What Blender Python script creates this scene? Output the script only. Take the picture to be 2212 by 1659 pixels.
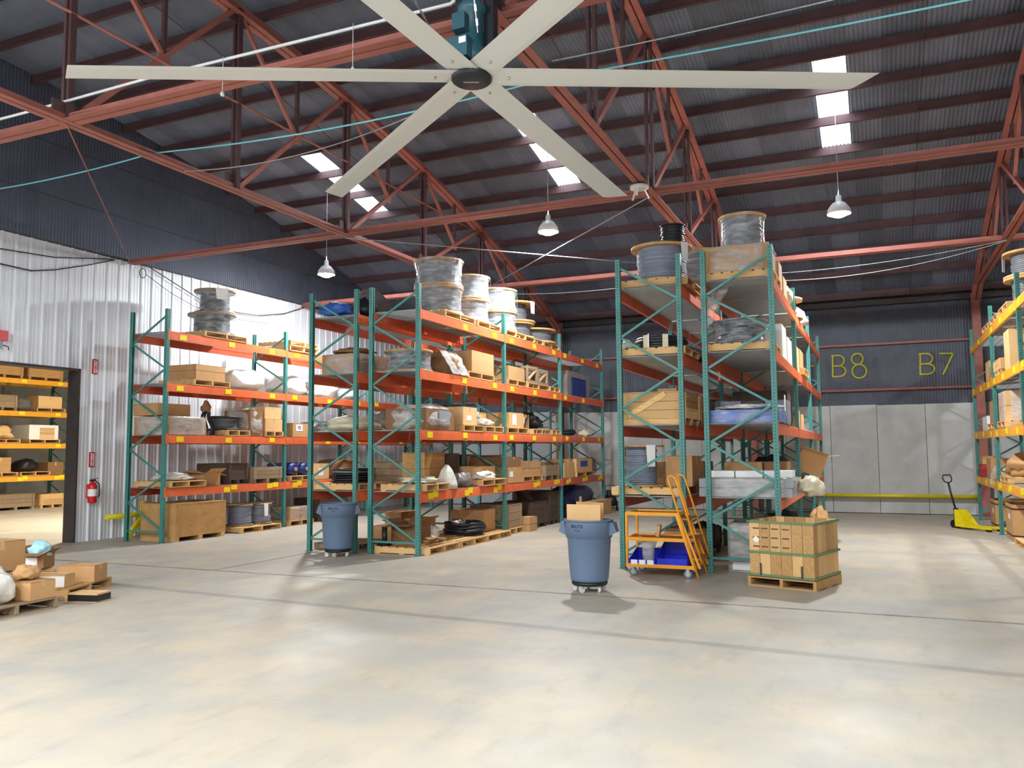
import bpy, math, random
from mathutils import Vector, Matrix, noise as mnoise

for o in list(bpy.data.objects):
    bpy.data.objects.remove(o)
SC = bpy.context.scene
COL = SC.collection
random.seed(11)
PI = math.pi

# ------------------------------------------------------------------ camera
CAM_H = 1.83
YAW, PITCH, ROLL = 0.41391379, 0.08155132, -0.00748171
f0 = Vector((-math.sin(YAW), math.cos(YAW), 0)); r0 = Vector((math.cos(YAW), math.sin(YAW), 0)); u0 = Vector((0, 0, 1))
fw = f0 * math.cos(PITCH) + u0 * math.sin(PITCH)
up = u0 * math.cos(PITCH) - f0 * math.sin(PITCH)
rt = r0 * math.cos(ROLL) + up * math.sin(ROLL)
up2 = up * math.cos(ROLL) - r0 * math.sin(ROLL)
cam_d = bpy.data.cameras.new('camera')
cam_d.sensor_fit = 'HORIZONTAL'; cam_d.sensor_width = 36.0
cam_d.lens = 36.0 * 1778.74 / 2212.0
cam_d.clip_end = 300
cam = bpy.data.objects.new('camera', cam_d); COL.objects.link(cam)
m = Matrix((rt, up2, -fw)).transposed().to_4x4(); m.translation = Vector((0, 0, CAM_H))
cam.matrix_world = m
SC.camera = cam

# ------------------------------------------------------------------ world, exposure, lamp strengths
w = bpy.data.worlds.new('sky'); SC.world = w; w.use_nodes = True
wn = w.node_tree.nodes; wn['Background'].inputs[0].default_value = (0.80, 0.90, 1.0, 1)
wn['Background'].inputs[1].default_value = 6.0
SC.view_settings.view_transform = 'Standard'; SC.view_settings.look = 'None'
SC.view_settings.gamma = 1.0; SC.view_settings.exposure = 1.22
try: SC.view_settings.use_curve_mapping = False
except Exception: pass
LAMP_STRENGTH = 640.0       # radiance of a high-bay diffuser
ANNEX_STRENGTH = 1000.0
LAMPS = [(-12.6, 17.0, 6.42), (-6.22, 16.15, 6.58), (-0.47, 17.06, 6.5), (5.8, 17.0, 6.5)]
for _y in (0.2, -4.6, -9.6):
    for _x in (-12.6, -6.3, -0.4, 5.8): LAMPS.append((_x, _y, 6.5))

# ------------------------------------------------------------------ helpers
def lin(c):
    return tuple(((v / 255) / 12.92 if v / 255 <= 0.04045 else ((v / 255 + 0.055) / 1.055) ** 2.4) for v in c)

MATS = {}
def mat(name, rgb, rough=0.6, metal=0.0, var=0.10, ns=None, na=0.0, bs=None, bst=0.0, alpha=1.0, rgb2=None, stretch=None, sheen=None):
    """plain painted/fibre surface: base colour, per-object value shift, noise mottling, fine bump"""
    M = bpy.data.materials.new(name); M.use_nodes = True
    nt = M.node_tree; N = nt.nodes; L = nt.links
    b = N['Principled BSDF']
    b.inputs['Roughness'].default_value = rough; b.inputs['Metallic'].default_value = metal
    b.inputs['Alpha'].default_value = alpha
    c = lin(rgb) + (1,)
    hsv = N.new('ShaderNodeHueSaturation'); hsv.inputs['Color'].default_value = c
    oi = N.new('ShaderNodeObjectInfo')
    mr = N.new('ShaderNodeMapRange'); mr.inputs['To Min'].default_value = 1 - var; mr.inputs['To Max'].default_value = 1 + var
    L.new(oi.outputs['Random'], mr.inputs['Value']); L.new(mr.outputs[0], hsv.inputs['Value'])
    tc = N.new('ShaderNodeTexCoord'); src = tc.outputs['Object']
    if stretch:
        mp = N.new('ShaderNodeMapping'); mp.inputs['Scale'].default_value = stretch
        L.new(src, mp.inputs['Vector']); src = mp.outputs[0]
    if ns:
        nz = N.new('ShaderNodeTexNoise'); nz.inputs['Scale'].default_value = ns; nz.inputs['Detail'].default_value = 5
        nz.inputs['Roughness'].default_value = 0.62
        L.new(src, nz.inputs['Vector'])
        mix = N.new('ShaderNodeMix'); mix.data_type = 'RGBA'
        mix.inputs['A'].default_value = c
        c2 = lin(rgb2) if rgb2 else tuple(v * (1 - na) for v in c[:3])
        mix.inputs['B'].default_value = tuple(c2) + (1,)
        rp = N.new('ShaderNodeMapRange'); rp.inputs['From Min'].default_value = 0.35; rp.inputs['From Max'].default_value = 0.7
        L.new(nz.outputs['Fac'], rp.inputs['Value'])
        L.new(rp.outputs[0], mix.inputs['Factor']); L.new(mix.outputs['Result'], hsv.inputs['Color'])
    if bs:
        n2 = N.new('ShaderNodeTexNoise'); n2.inputs['Scale'].default_value = bs; n2.inputs['Detail'].default_value = 3
        L.new(src, n2.inputs['Vector'])
        bp = N.new('ShaderNodeBump'); bp.inputs['Strength'].default_value = bst; bp.inputs['Distance'].default_value = 0.02
        L.new(n2.outputs['Fac'], bp.inputs['Height']); L.new(bp.outputs[0], b.inputs['Normal'])
    L.new(hsv.outputs[0], b.inputs['Base Color'])
    MATS[name] = M
    return M

mat('concrete_wall', (206, 207, 204), 0.8, var=0.05, ns=1.6, na=0.16, bs=30, bst=0.15)
mat('white_metal', (232, 236, 242), 0.42, var=0.03, ns=3, na=0.07, stretch=(1, 1, .12))
mat('dark_metal', (88, 93, 106), 0.55, metal=0.0, var=0.10, ns=2.2, na=0.22)
mat('roof_metal', (112, 120, 138), 0.6, metal=0.0, var=0.26, ns=1.4, na=0.28)
mat('gable_metal', (76, 82, 98), 0.6, var=0.05, ns=1.2, na=0.25)
mat('red_steel', (172, 104, 92), 0.6, var=0.08, ns=4, na=0.25, bs=40, bst=0.1)
mat('purlin_steel', (90, 60, 62), 0.65, var=0.1, ns=3, na=0.3)
mat('dark_steel', (66, 58, 58), 0.6, var=0.1, ns=4, na=0.3)
mat('orange_beam', (240, 118, 70), 0.45, var=0.07, ns=6, na=0.18)
mat('red_beam', (212, 92, 60), 0.5, var=0.08, ns=5, na=0.22)
mat('yellow_beam', (238, 168, 44), 0.45, var=0.05, ns=5, na=0.12)
mat('brace_green', (72, 142, 134), 0.45, var=0.06, ns=9, na=0.2)
mat('yellow_label', (246, 226, 20), 0.6, var=0.03)
mat('white_paper', (240, 238, 234), 0.8, var=0.04)
mat('cardboard', (196, 152, 102), 0.85, var=0.12, ns=7, na=0.10)
mat('cardboard_pale', (226, 184, 128), 0.85, var=0.06, ns=7, na=0.07)
mat('cardboard_dark', (146, 108, 72), 0.85, var=0.12, ns=7, na=0.14)
mat('tape', (206, 170, 120), 0.3, var=0.05)
mat('pine', (226, 182, 122), 0.7, var=0.2, ns=9, na=0.16, stretch=(1, 1, 1))
mat('plywood', (196, 150, 92), 0.75, var=0.06, ns=5, na=0.3, bs=24, bst=0.1)
mat('old_wood', (164, 140, 110), 0.85, var=0.14, ns=9, na=0.3)
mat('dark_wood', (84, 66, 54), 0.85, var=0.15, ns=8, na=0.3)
mat('slot_shade_ink', (112, 72, 40), 0.85, var=0.05)
mat('flange_wood', (206, 162, 104), 0.75, var=0.08, ns=10, na=0.25)
mat('cable_grey', (104, 108, 116), 0.5, var=0.12, ns=20, na=0.2)
mat('cable_black', (34, 35, 40), 0.45, var=0.15)
mat('cable_blue', (128, 136, 154), 0.5, var=0.08)
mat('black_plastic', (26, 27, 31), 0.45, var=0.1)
mat('blue_plastic', (26, 40, 196), 0.35, var=0.05)
mat('navy_tarp', (34, 44, 110), 0.45, var=0.1, bs=8, bst=0.6)
mat('blue_tarp', (54, 108, 206), 0.45, var=0.06, ns=8, na=0.5, bs=9, bst=0.8)
mat('grey_tarp', (116, 112, 108), 0.7, var=0.1, ns=6, na=0.4, bs=9, bst=0.8)
mat('pale_blue_film', (170, 222, 230), 0.3, var=0.03, bs=9, bst=0.7)
mat('white_bag', (232, 228, 218), 0.35, var=0.05, ns=4, na=0.12, bs=10, bst=0.9)
mat('cream_bag', (226, 216, 186), 0.5, var=0.05, ns=4, na=0.14, bs=10, bst=0.9)
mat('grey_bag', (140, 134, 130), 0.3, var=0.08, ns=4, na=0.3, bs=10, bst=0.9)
mat('foam_white', (238, 238, 234), 0.8, var=0.03)
mat('steel', (190, 190, 192), 0.3, metal=0.9, var=0.04)
mat('galvanised', (170, 172, 172), 0.45, metal=0.3, var=0.08, ns=8, na=0.2)
mat('can_grey', (98, 117, 142), 0.5, var=0.02, ns=60, na=0.05)
mat('can_ink', (26, 32, 44), 0.6, var=0.0)
mat('caster_grey', (210, 210, 208), 0.35, var=0.03)
mat('cart_orange', (242, 162, 38), 0.42, var=0.03, ns=14, na=0.1)
mat('cart_worn', (178, 118, 52), 0.6, var=0.03, ns=10, na=0.4)
mat('band_green', (96, 128, 86), 0.4, var=0.05)
mat('fan_blade', (208, 210, 208), 0.4, var=0.02)
mat('fan_teal', (46, 92, 104), 0.4, var=0.03)
mat('fan_dark', (40, 44, 54), 0.4, metal=0.3, var=0.03)
mat('chrome', (220, 220, 222), 0.2, metal=1.0, var=0.0)
mat('red_paint', (206, 30, 34), 0.35, var=0.03)
mat('sign_red', (196, 34, 40), 0.5, var=0.02)
mat('yellow_paint', (232, 214, 20), 0.45, var=0.03, ns=8, na=0.1)
mat('chalk_yellow', (206, 196, 70), 0.9, var=0.0, ns=14, na=0.35)
mat('conduit_white', (224, 226, 226), 0.5, var=0.0)
mat('cyan_cable', (120, 208, 222), 0.5, var=0.0)
mat('rubber_black', (18, 18, 20), 0.7, var=0.0)
mat('red_box', (172, 40, 44), 0.6, var=0.05)
mat('grey_metal_box', (150, 154, 158), 0.5, var=0.05)
mat('label_blue', (40, 76, 170), 0.7, var=0.02)
mat('door_grey', (178, 184, 188), 0.55, var=0.03, ns=2, na=0.08)
mat('annex_wall', (150, 148, 140), 0.8, var=0.05, ns=2, na=0.15)

# painted upright with punched slots
def mat_post():
    M = mat('post_green', (70, 140, 132), 0.45, var=0.06, ns=9, na=0.2)
    nt = M.node_tree; N = nt.nodes; L = nt.links
    tc = N.new('ShaderNodeTexCoord'); sp = N.new('ShaderNodeSeparateXYZ'); L.new(tc.outputs['Object'], sp.inputs[0])
    def math_(op, a, b=None):
        n = N.new('ShaderNodeMath'); n.operation = op
        for i, v in enumerate((a, b)):
            if v is None: continue
            if isinstance(v, (int, float)): n.inputs[i].default_value = v
            else: L.new(v, n.inputs[i])
        return n.outputs[0]
    fz = math_('FRACT', math_('MULTIPLY', sp.outputs[2], 1 / 0.0508))
    mz = math_('LESS_THAN', fz, 0.36)
    mx = math_('LESS_THAN', math_('ABSOLUTE', sp.outputs[0]), 0.0075)
    my = math_('LESS_THAN', math_('ABSOLUTE', sp.outputs[1]), 0.0075)
    mk = math_('MULTIPLY', mz, math_('MAXIMUM', mx, my))
    b = N['Principled BSDF']; old = b.inputs['Base Color'].links[0].from_socket
    mix = N.new('ShaderNodeMix'); mix.data_type = 'RGBA'; L.new(mk, mix.inputs['Factor'])
    L.new(old, mix.inputs['A']); mix.inputs['B'].default_value = (0.01, 0.02, 0.02, 1)
    L.new(mix.outputs['Result'], b.inputs['Base Color'])
mat_post()

# grained wood: stretched noise added to pine-like materials
def grain(name, scale):
    M = MATS[name]; nt = M.node_tree; N = nt.nodes; L = nt.links
    tc = N.new('ShaderNodeTexCoord'); mp = N.new('ShaderNodeMapping'); mp.inputs['Scale'].default_value = scale
    L.new(tc.outputs['Object'], mp.inputs['Vector'])
    nz = N.new('ShaderNodeTexNoise'); nz.inputs['Scale'].default_value = 1.0; nz.inputs['Detail'].default_value = 4
    L.new(mp.outputs[0], nz.inputs['Vector'])
    b = N['Principled BSDF']; old = b.inputs['Base Color'].links[0].from_socket
    mix = N.new('ShaderNodeMix'); mix.data_type = 'RGBA'; mix.blend_type = 'MULTIPLY'; mix.inputs['Factor'].default_value = 0.5
    cr = N.new('ShaderNodeMapRange'); cr.inputs['From Min'].default_value = 0.3; cr.inputs['From Max'].default_value = 0.65
    cr.inputs['To Min'].default_value = 0.55; cr.inputs['To Max'].default_value = 1.1
    L.new(nz.outputs['Fac'], cr.inputs['Value'])
    cmb = N.new('ShaderNodeCombineColor')
    for i in range(3): L.new(cr.outputs[0], cmb.inputs[i])
    L.new(old, mix.inputs['A']); L.new(cmb.outputs[0], mix.inputs['B']); L.new(mix.outputs['Result'], b.inputs['Base Color'])
grain('pine', (6, 40, 40)); grain('old_wood', (6, 40, 40)); grain('flange_wood', (4, 40, 10))

# clear stretch film
def film_mat(name, rgb, alpha, rough):
    M = mat(name, rgb, rough, var=0.02, bs=9, bst=0.7)
    nt = M.node_tree; N = nt.nodes; L = nt.links; b = N['Principled BSDF']
    tc = N.new('ShaderNodeTexCoord'); mp = N.new('ShaderNodeMapping'); mp.inputs['Scale'].default_value = (3, 3, 9)
    L.new(tc.outputs['Object'], mp.inputs['Vector'])
    nz = N.new('ShaderNodeTexNoise'); nz.inputs['Scale'].default_value = 1.6; nz.inputs['Detail'].default_value = 4
    L.new(mp.outputs[0], nz.inputs['Vector'])
    mr = N.new('ShaderNodeMapRange'); mr.inputs['From Min'].default_value = 0.32; mr.inputs['From Max'].default_value = 0.68
    mr.inputs['To Min'].default_value = alpha - 0.16; mr.inputs['To Max'].default_value = alpha + 0.22
    L.new(nz.outputs['Fac'], mr.inputs['Value']); L.new(mr.outputs[0], b.inputs['Alpha'])
    return M
film_mat('film', (214, 217, 222), 0.27, 0.14)
film_mat('film_dense', (214, 212, 208), 0.5, 0.2)

# concrete floor
def floor_mat():
    M = bpy.data.materials.new('floor_concrete'); M.use_nodes = True; MATS['floor_concrete'] = M
    nt = M.node_tree; N = nt.nodes; L = nt.links; b = N['Principled BSDF']
    ge = N.new('ShaderNodeNewGeometry')
    def noise(scale, detail=6, rough=0.6, stretch=None, rot=0.0):
        src = ge.outputs['Position']
        if stretch:
            mp = N.new('ShaderNodeMapping'); mp.inputs['Scale'].default_value = stretch; mp.inputs['Rotation'].default_value = (0, 0, rot)
            L.new(src, mp.inputs['Vector']); src = mp.outputs[0]
        n = N.new('ShaderNodeTexNoise'); n.inputs['Scale'].default_value = scale; n.inputs['Detail'].default_value = detail
        n.inputs['Roughness'].default_value = rough; L.new(src, n.inputs['Vector']); return n.outputs['Fac']
    def mrange(v, a, b_, c=0.0, d=1.0):
        n = N.new('ShaderNodeMapRange'); n.inputs['From Min'].default_value = a; n.inputs['From Max'].default_value = b_
        n.inputs['To Min'].default_value = c; n.inputs['To Max'].default_value = d; L.new(v, n.inputs['Value']); return n.outputs[0]
    def mixc(f, A, B, mode='MIX'):
        n = N.new('ShaderNodeMix'); n.data_type = 'RGBA'; n.blend_type = mode
        for k, v in (('Factor', f), ('A', A), ('B', B)):
            if isinstance(v, (int, float)): n.inputs[k].default_value = v
            elif isinstance(v, tuple): n.inputs[k].default_value = v
            else: L.new(v, n.inputs[k])
        return n.outputs['Result']
    c = mixc(mrange(noise(0.35, 4), 0.35, 0.65), lin((180, 173, 158)) + (1,), lin((170, 165, 156)) + (1,))
    c = mixc(mrange(noise(1.1, 6), 0.42, 0.66), c, lin((194, 180, 157)) + (1,))
    c = mixc(mrange(noise(2.2, 7, 0.7, (1.6, 0.5, 1), 0.6), 0.52, 0.75, 0, 0.42), c, lin((136, 131, 122)) + (1,))
    c = mixc(mrange(noise(0.8, 6, 0.7, (0.5, 2.4, 1), -0.5), 0.54, 0.76, 0, 0.5), c, lin((190, 183, 170)) + (1,))
    c = mixc(mrange(noise(7.0, 8, 0.75), 0.62, 0.8, 0, 0.45), c, lin((126, 121, 113)) + (1,))
    c = mixc(mrange(noise(26.0, 4, 0.7), 0.68, 0.78, 0, 0.5), c, lin((110, 104, 98)) + (1,))
    # long dirty tyre strip across the slab
    sp = N.new('ShaderNodeSeparateXYZ'); L.new(ge.outputs['Position'], sp.inputs[0])
    def mth(op, a, b_=None):
        n = N.new('ShaderNodeMath'); n.operation = op
        for i, v in enumerate((a, b_)):
            if v is None: continue
            if isinstance(v, (int, float)): n.inputs[i].default_value = v
            else: L.new(v, n.inputs[i])
        return n.outputs[0]
    yy = mth('ADD', sp.outputs[1], mth('MULTIPLY', sp.outputs[0], 0.062))
    d = mth('ABSOLUTE', mth('SUBTRACT', yy, 7.93))
    strip = mrange(d, 0.05, 0.11, 1.0, 0.0)
    strip = mth('MULTIPLY', strip, mrange(noise(1.6, 6, 0.7, (1, 4, 1)), 0.3, 0.6, 0.15, 0.55))
    c = mixc(strip, c, lin((120, 114, 106)) + (1,))
    # dirt packed along the slab joints
    jy = mrange(mth('ABSOLUTE', mth('SUBTRACT', sp.outputs[1], 10.13)), 0.02, 0.055, 1.0, 0.0)
    jx = mth('MULTIPLY', mrange(mth('ABSOLUTE', mth('ADD', sp.outputs[0], 9.6)), 0.012, 0.03, 1.0, 0.0), mth('GREATER_THAN', sp.outputs[1], 10.13))
    jd = mth('MULTIPLY', mth('MAXIMUM', jy, jx), mrange(noise(2.4, 5, 0.7), 0.3, 0.65, 0.3, 0.85))
    c = mixc(jd, c, lin((84, 78, 74)) + (1,))
    L.new(c, b.inputs['Base Color'])
    L.new(mrange(noise(1.4, 5), 0.3, 0.7, 0.42, 0.6), b.inputs['Roughness'])
    bp = N.new('ShaderNodeBump'); bp.inputs['Strength'].default_value = 0.08; bp.inputs['Distance'].default_value = 0.01
    L.new(noise(18, 5), bp.inputs['Height']); L.new(bp.outputs[0], b.inputs['Normal'])
floor_mat()

# translucent skylight sheet
def sky_mat():
    M = bpy.data.materials.new('skylight_sheet'); M.use_nodes = True; MATS['skylight_sheet'] = M
    nt = M.node_tree; N = nt.nodes; L = nt.links; N.remove(N['Principled BSDF'])
    t = N.new('ShaderNodeBsdfTransparent'); t.inputs[0].default_value = (0.9, 0.92, 0.95, 1)
    d = N.new('ShaderNodeBsdfTranslucent'); d.inputs[0].default_value = (0.9, 0.9, 0.88, 1)
    mx = N.new('ShaderNodeMixShader'); mx.inputs[0].default_value = 0.45
    L.new(t.outputs[0], mx.inputs[1]); L.new(d.outputs[0], mx.inputs[2]); L.new(mx.outputs[0], N['Material Output'].inputs[0])
sky_mat()

def emit_mat(name, rgb, s):
    M = bpy.data.materials.new(name); M.use_nodes = True; MATS[name] = M
    nt = M.node_tree; N = nt.nodes; N.remove(N['Principled BSDF'])
    e = N.new('ShaderNodeEmission'); e.inputs[0].default_value = rgb + (1,); e.inputs[1].default_value = s
    nt.links.new(e.outputs[0], N['Material Output'].inputs[0])
emit_mat('lamp_glow', (0.94, 0.98, 1.0), LAMP_STRENGTH)
emit_mat('annex_glow', (1.0, 0.90, 0.74), ANNEX_STRENGTH)

# ---- mesh collector
class MB:
    def __init__(s): s.v = []; s.f = []; s.sm = []
    def quadbox(s, P, smooth=False):
        b = len(s.v); s.v += [tuple(p) for p in P]
        for q in ((0, 3, 2, 1), (4, 5, 6, 7), (0, 1, 5, 4), (1, 2, 6, 5), (2, 3, 7, 6), (3, 0, 4, 7)):
            s.f.append(tuple(b + i for i in q)); s.sm.append(smooth)
        return s
    def box(s, x0, x1, y0, y1, z0, z1):
        return s.quadbox([(x0, y0, z0), (x1, y0, z0), (x1, y1, z0), (x0, y1, z0), (x0, y0, z1), (x1, y0, z1), (x1, y1, z1), (x0, y1, z1)])
    def cbox(s, c, d):
        return s.box(c[0] - d[0] / 2, c[0] + d[0] / 2, c[1] - d[1] / 2, c[1] + d[1] / 2, c[2] - d[2] / 2, c[2] + d[2] / 2)
    def bar(s, a, b, wd, ht, upv=(0, 0, 1)):
        """rectangular bar from a to b, wd across, ht along upv"""
        a = Vector(a); b = Vector(b); d = (b - a).normalized(); u = Vector(upv)
        if abs(d.dot(u)) > 0.98: u = Vector((1, 0, 0))
        side = d.cross(u).normalized(); u = side.cross(d).normalized()
        P = []
        for p in (a, b):
            P += [p - side * wd / 2 - u * ht / 2, p + side * wd / 2 - u * ht / 2, p + side * wd / 2 + u * ht / 2, p - side * wd / 2 + u * ht / 2]
        return s.quadbox(P)
    def tube(s, pts, r, n=8, cap=True, closed=False):
        pts = [Vector(p) for p in pts]; b = len(s.v); k = len(pts)
        rs = r if isinstance(r, (list, tuple)) else [r] * k
        prev = None
        for i, p in enumerate(pts):
            if closed: t = (pts[(i + 1) % k] - pts[i - 1])
            else: t = (pts[min(i + 1, k - 1)] - pts[max(i - 1, 0)])
            t.normalize()
            if prev is None:
                a = Vector((0, 0, 1)) if abs(t.z) < 0.9 else Vector((1, 0, 0))
                u = t.cross(a).normalized()
            else:
                u = (prev - t * prev.dot(t)).normalized()
            prev = u; v = t.cross(u)
            for j in range(n):
                an = 2 * PI * j / n
                s.v.append(tuple(p + (u * math.cos(an) + v * math.sin(an)) * rs[i]))
        for i in range(k if closed else k - 1):
            i2 = (i + 1) % k
            for j in range(n):
                j2 = (j + 1) % n
                s.f.append((b + i * n + j, b + i * n + j2, b + i2 * n + j2, b + i2 * n + j)); s.sm.append(True)
        if cap and not closed:
            s.f.append(tuple(b + j for j in reversed(range(n)))); s.sm.append(False)
            s.f.append(tuple(b + (k - 1) * n + j for j in range(n))); s.sm.append(False)
        return s
    def lathe(s, prof, n=24, c=(0, 0, 0), caps=True, smooth=True, wob=0.0, seed=0, zax=None):
        """profile [(r,z)...] turned about z"""
        b = len(s.v); k = len(prof)
        for i, (r, z) in enumerate(prof):
            for j in range(n):
                a = 2 * PI * j / n
                rr = r
                if wob: rr = r * (1 + wob * mnoise.noise((math.cos(a) * 2.2 + seed, math.sin(a) * 2.2, z * 5 + seed)))
                s.v.append((c[0] + rr * math.cos(a), c[1] + rr * math.sin(a), c[2] + z))
        for i in range(k - 1):
            for j in range(n):
                j2 = (j + 1) % n
                s.f.append((b + i * n + j, b + i * n + j2, b + (i + 1) * n + j2, b + (i + 1) * n + j)); s.sm.append(smooth)
        if caps:
            s.f.append(tuple(b + j for j in reversed(range(n)))); s.sm.append(False)
            s.f.append(tuple(b + (k - 1) * n + j for j in range(n))); s.sm.append(False)
        return s
    def cyl(s, a, b_, r, n=12):
        return s.tube([a, b_], r, n)
    def prism(s, poly, z0, z1):
        b = len(s.v); n = len(poly)
        s.v += [(x, y, z0) for x, y in poly] + [(x, y, z1) for x, y in poly]
        s.f.append(tuple(b + i for i in reversed(range(n)))); s.sm.append(False)
        s.f.append(tuple(b + n + i for i in range(n))); s.sm.append(False)
        for i in range(n):
            j = (i + 1) % n
            s.f.append((b + i, b + j, b + n + j, b + n + i)); s.sm.append(False)
        return s
    def grid(s, fn, nu, nv, smooth=True):
        b = len(s.v)
        for i in range(nu + 1):
            for j in range(nv + 1): s.v.append(tuple(fn(i / nu, j / nv)))
        for i in range(nu):
            for j in range(nv):
                a = b + i * (nv + 1) + j
                s.f.append((a, a + nv + 1, a + nv + 2, a + 1)); s.sm.append(smooth)
        return s
    def lump(s, dx, dy, dz, seed=0, amp=0.12, n=10, p=3.5, flat=True, taper=0.0, freq=2.2):
        """soft superellipsoid heap standing on z=0"""
        b = len(s.v); nu, nv = 2 * n, n
        for i in range(nv + 1):
            th = -PI / 2 + PI * i / nv
            for j in range(nu):
                ph = 2 * PI * j / nu
                d = Vector((math.cos(th) * math.cos(ph), math.cos(th) * math.sin(ph), math.sin(th)))
                q = (abs(d.x) ** p + abs(d.y) ** p + abs(d.z) ** p) ** (-1 / p)
                k = 1 + amp * mnoise.noise((d.x * freq + seed * 3.1, d.y * freq, d.z * freq + seed)) * 2 + amp * 0.6 * mnoise.noise((d.x * freq * 3 + seed, d.y * freq * 3, d.z * freq * 3))
                v = d * q * k
                zz = (v.z + 1) / 2
                tp = 1 - taper * max(zz, 0)
                s.v.append((v.x * dx / 2 * tp, v.y * dy / 2 * tp, max(0.0, zz * dz) if flat else zz * dz))
        for i in range(nv):
            for j in range(nu):
                j2 = (j + 1) % nu
                s.f.append((b + i * nu + j, b + i * nu + j2, b + (i + 1) * nu + j2, b + (i + 1) * nu + j)); s.sm.append(True)
        return s
    def mesh(s, name):
        me = bpy.data.meshes.new(name); me.from_pydata(s.v, [], s.f)
        me.polygons.foreach_set('use_smooth', s.sm); me.update(); return me
    def build(s, name, mt, parent=None, loc=None, rot=None):
        return ob(name, s.mesh(name), mt, parent, loc, rot)

def ob(name, me, mt, parent=None, loc=None, rot=None, scale=None):
    o = bpy.data.objects.new(name, me); COL.objects.link(o)
    if mt and len(me.materials) == 0: me.materials.append(MATS[mt])
    elif mt and me.materials[0] != MATS[mt]:
        o.material_slots[0].link = 'OBJECT'; o.material_slots[0].material = MATS[mt]
    if parent: o.parent = parent
    if loc: o.location = loc
    if rot: o.rotation_euler = rot
    if scale: o.scale = scale
    return o
def tag(o, label, cat, group=None):
    o['label'] = label; o['category'] = cat
    if group: o['group'] = group
    return o
def thing(name, label, cat, loc=(0, 0, 0), rz=0.0, group=None):
    o = bpy.data.objects.new(name, None); COL.objects.link(o); o.empty_display_size = 0.2
    o.location = loc; o.rotation_euler = (0, 0, rz)
    return tag(o, label, cat, group)
def struct(o, label=None):
    o['kind'] = 'structure'
    if label: o['label'] = label
    return o
CUBE = MB().box(-.5, .5, -.5, .5, -.5, .5).mesh('board')
BOARD_MESH = {}
def board(name, mt, parent, c, d, rot=None):
    """a sawn board or plate: shared mesh, sized by scale"""
    if mt not in BOARD_MESH:
        me = CUBE.copy(); me.materials.append(MATS[mt]); BOARD_MESH[mt] = me
    o = bpy.data.objects.new(name, BOARD_MESH[mt]); COL.objects.link(o); o.parent = parent
    o.location = c; o.scale = d
    if rot: o.rotation_euler = rot
    return o
def text_mesh(body, size, depth=0.002):
    cu = bpy.data.curves.new('lettering', 'FONT'); cu.body = body; cu.size = size; cu.extrude = depth; cu.offset = size * .012
    cu.align_x = 'CENTER'; cu.align_y = 'CENTER'; cu.resolution_u = 2
    t = bpy.data.objects.new('lettering', cu); COL.objects.link(t)
    bpy.context.view_layer.update()
    me = bpy.data.meshes.new_from_object(t.evaluated_get(bpy.context.evaluated_depsgraph_get()))
    bpy.data.objects.remove(t); bpy.data.curves.remove(cu)
    return me

# ================================================================== SETTING
XW = -15.36; YB = 25.75; HC = 6.17; WHITE_TOP = 6.2
def rz(y): return 9.65 - 50 + math.sqrt(2500 - (y - 7.2) ** 2)

# ---- floor: slabs with open joints on a base
fl = struct(MB().box(-31, 15.6, -11.6, 26.1, -0.25, -0.035).build('floor', 'dark_steel'), 'worn beige concrete warehouse floor')
for x0, x1, y0, y1 in ((-31, 15.6, -11.6, 10.13), (-31, -9.6, 10.13, 26.1), (-9.6, 15.6, 10.13, 26.1)):
    MB().box(x0 + .010, x1 - .010, y0 + .010, y1 - .010, -0.035, 0.0).build('floor_slab', 'floor_concrete', fl)
mb = MB().box(-31, 15.6, 10.121, 10.139, -.034, -.008); mb.box(-9.609, -9.591, 10.14, 26.1, -.034, -.008); mb.build('joint_filler', 'rubber_black', fl)

# ---- left wall
DY0, DY1, DZ = 8.4, 12.2, 3.62
mb = MB()
mb.box(XW - .30, XW - .045, -11.6, DY0, 0, WHITE_TOP); mb.box(XW - .30, XW - .045, DY1, 26, 0, WHITE_TOP); mb.box(XW - .30, XW - .045, DY0, DY1, DZ, WHITE_TOP)
wl = struct(mb.build('wall_left', 'dark_metal'), 'left wall of white ribbed metal sheets under dark corrugated gable')
def rib_panel(wd, z0, z1):
    """ribbed sheet: width along y from 0, face towards +x"""
    prof = []
    n = max(1, round(wd / 0.305))
    for k in range(n):
        y = k * wd / n; p = wd / n
        prof += [(0.0, y), (0.034, y + .018), (0.034, y + .048), (0.0, y + .066), (0.0, y + p * .42), (.007, y + p * .45), (.007, y + p * .52), (0, y + p * .55), (0, y + p * .70), (.007, y + p * .73), (.007, y + p * .80), (0, y + p * .83)]
    prof.append((0.0, wd))
    mb = MB()
    for x, y in prof: mb.v += [(x, y, z0), (x, y, z1)]
    for i in range(len(prof) - 1):
        mb.f.append((2 * i, 2 * i + 2, 2 * i + 3, 2 * i + 1)); mb.sm.append(False)
    return mb.mesh('wall_panel')
full = rib_panel(.914, 0, WHITE_TOP); over = rib_panel(.914, DZ, WHITE_TOP)
for k in range(15): ob('wall_panel', full, 'white_metal', wl, (XW - .04, DY1 + .02 + .914 * k, 0))
for k in range(1, 5): ob('wall_panel', over, 'white_metal', wl, (XW - .04, DY1 + .02 - .914 * k, 0))
ob('wall_panel', rib_panel(19.4, 0, WHITE_TOP), 'white_metal', wl, (XW - .04, -11.05, 0))
mb = MB()   # door jamb and head trim
mb.box(XW - .32, XW + .01, DY1 - .01, DY1 + .03, 0, DZ); mb.box(XW - .32, XW + .01, DY0, DY1 + .03, DZ - .03, DZ + .02)
mb.build('door_jamb', 'dark_steel', wl)
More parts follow.
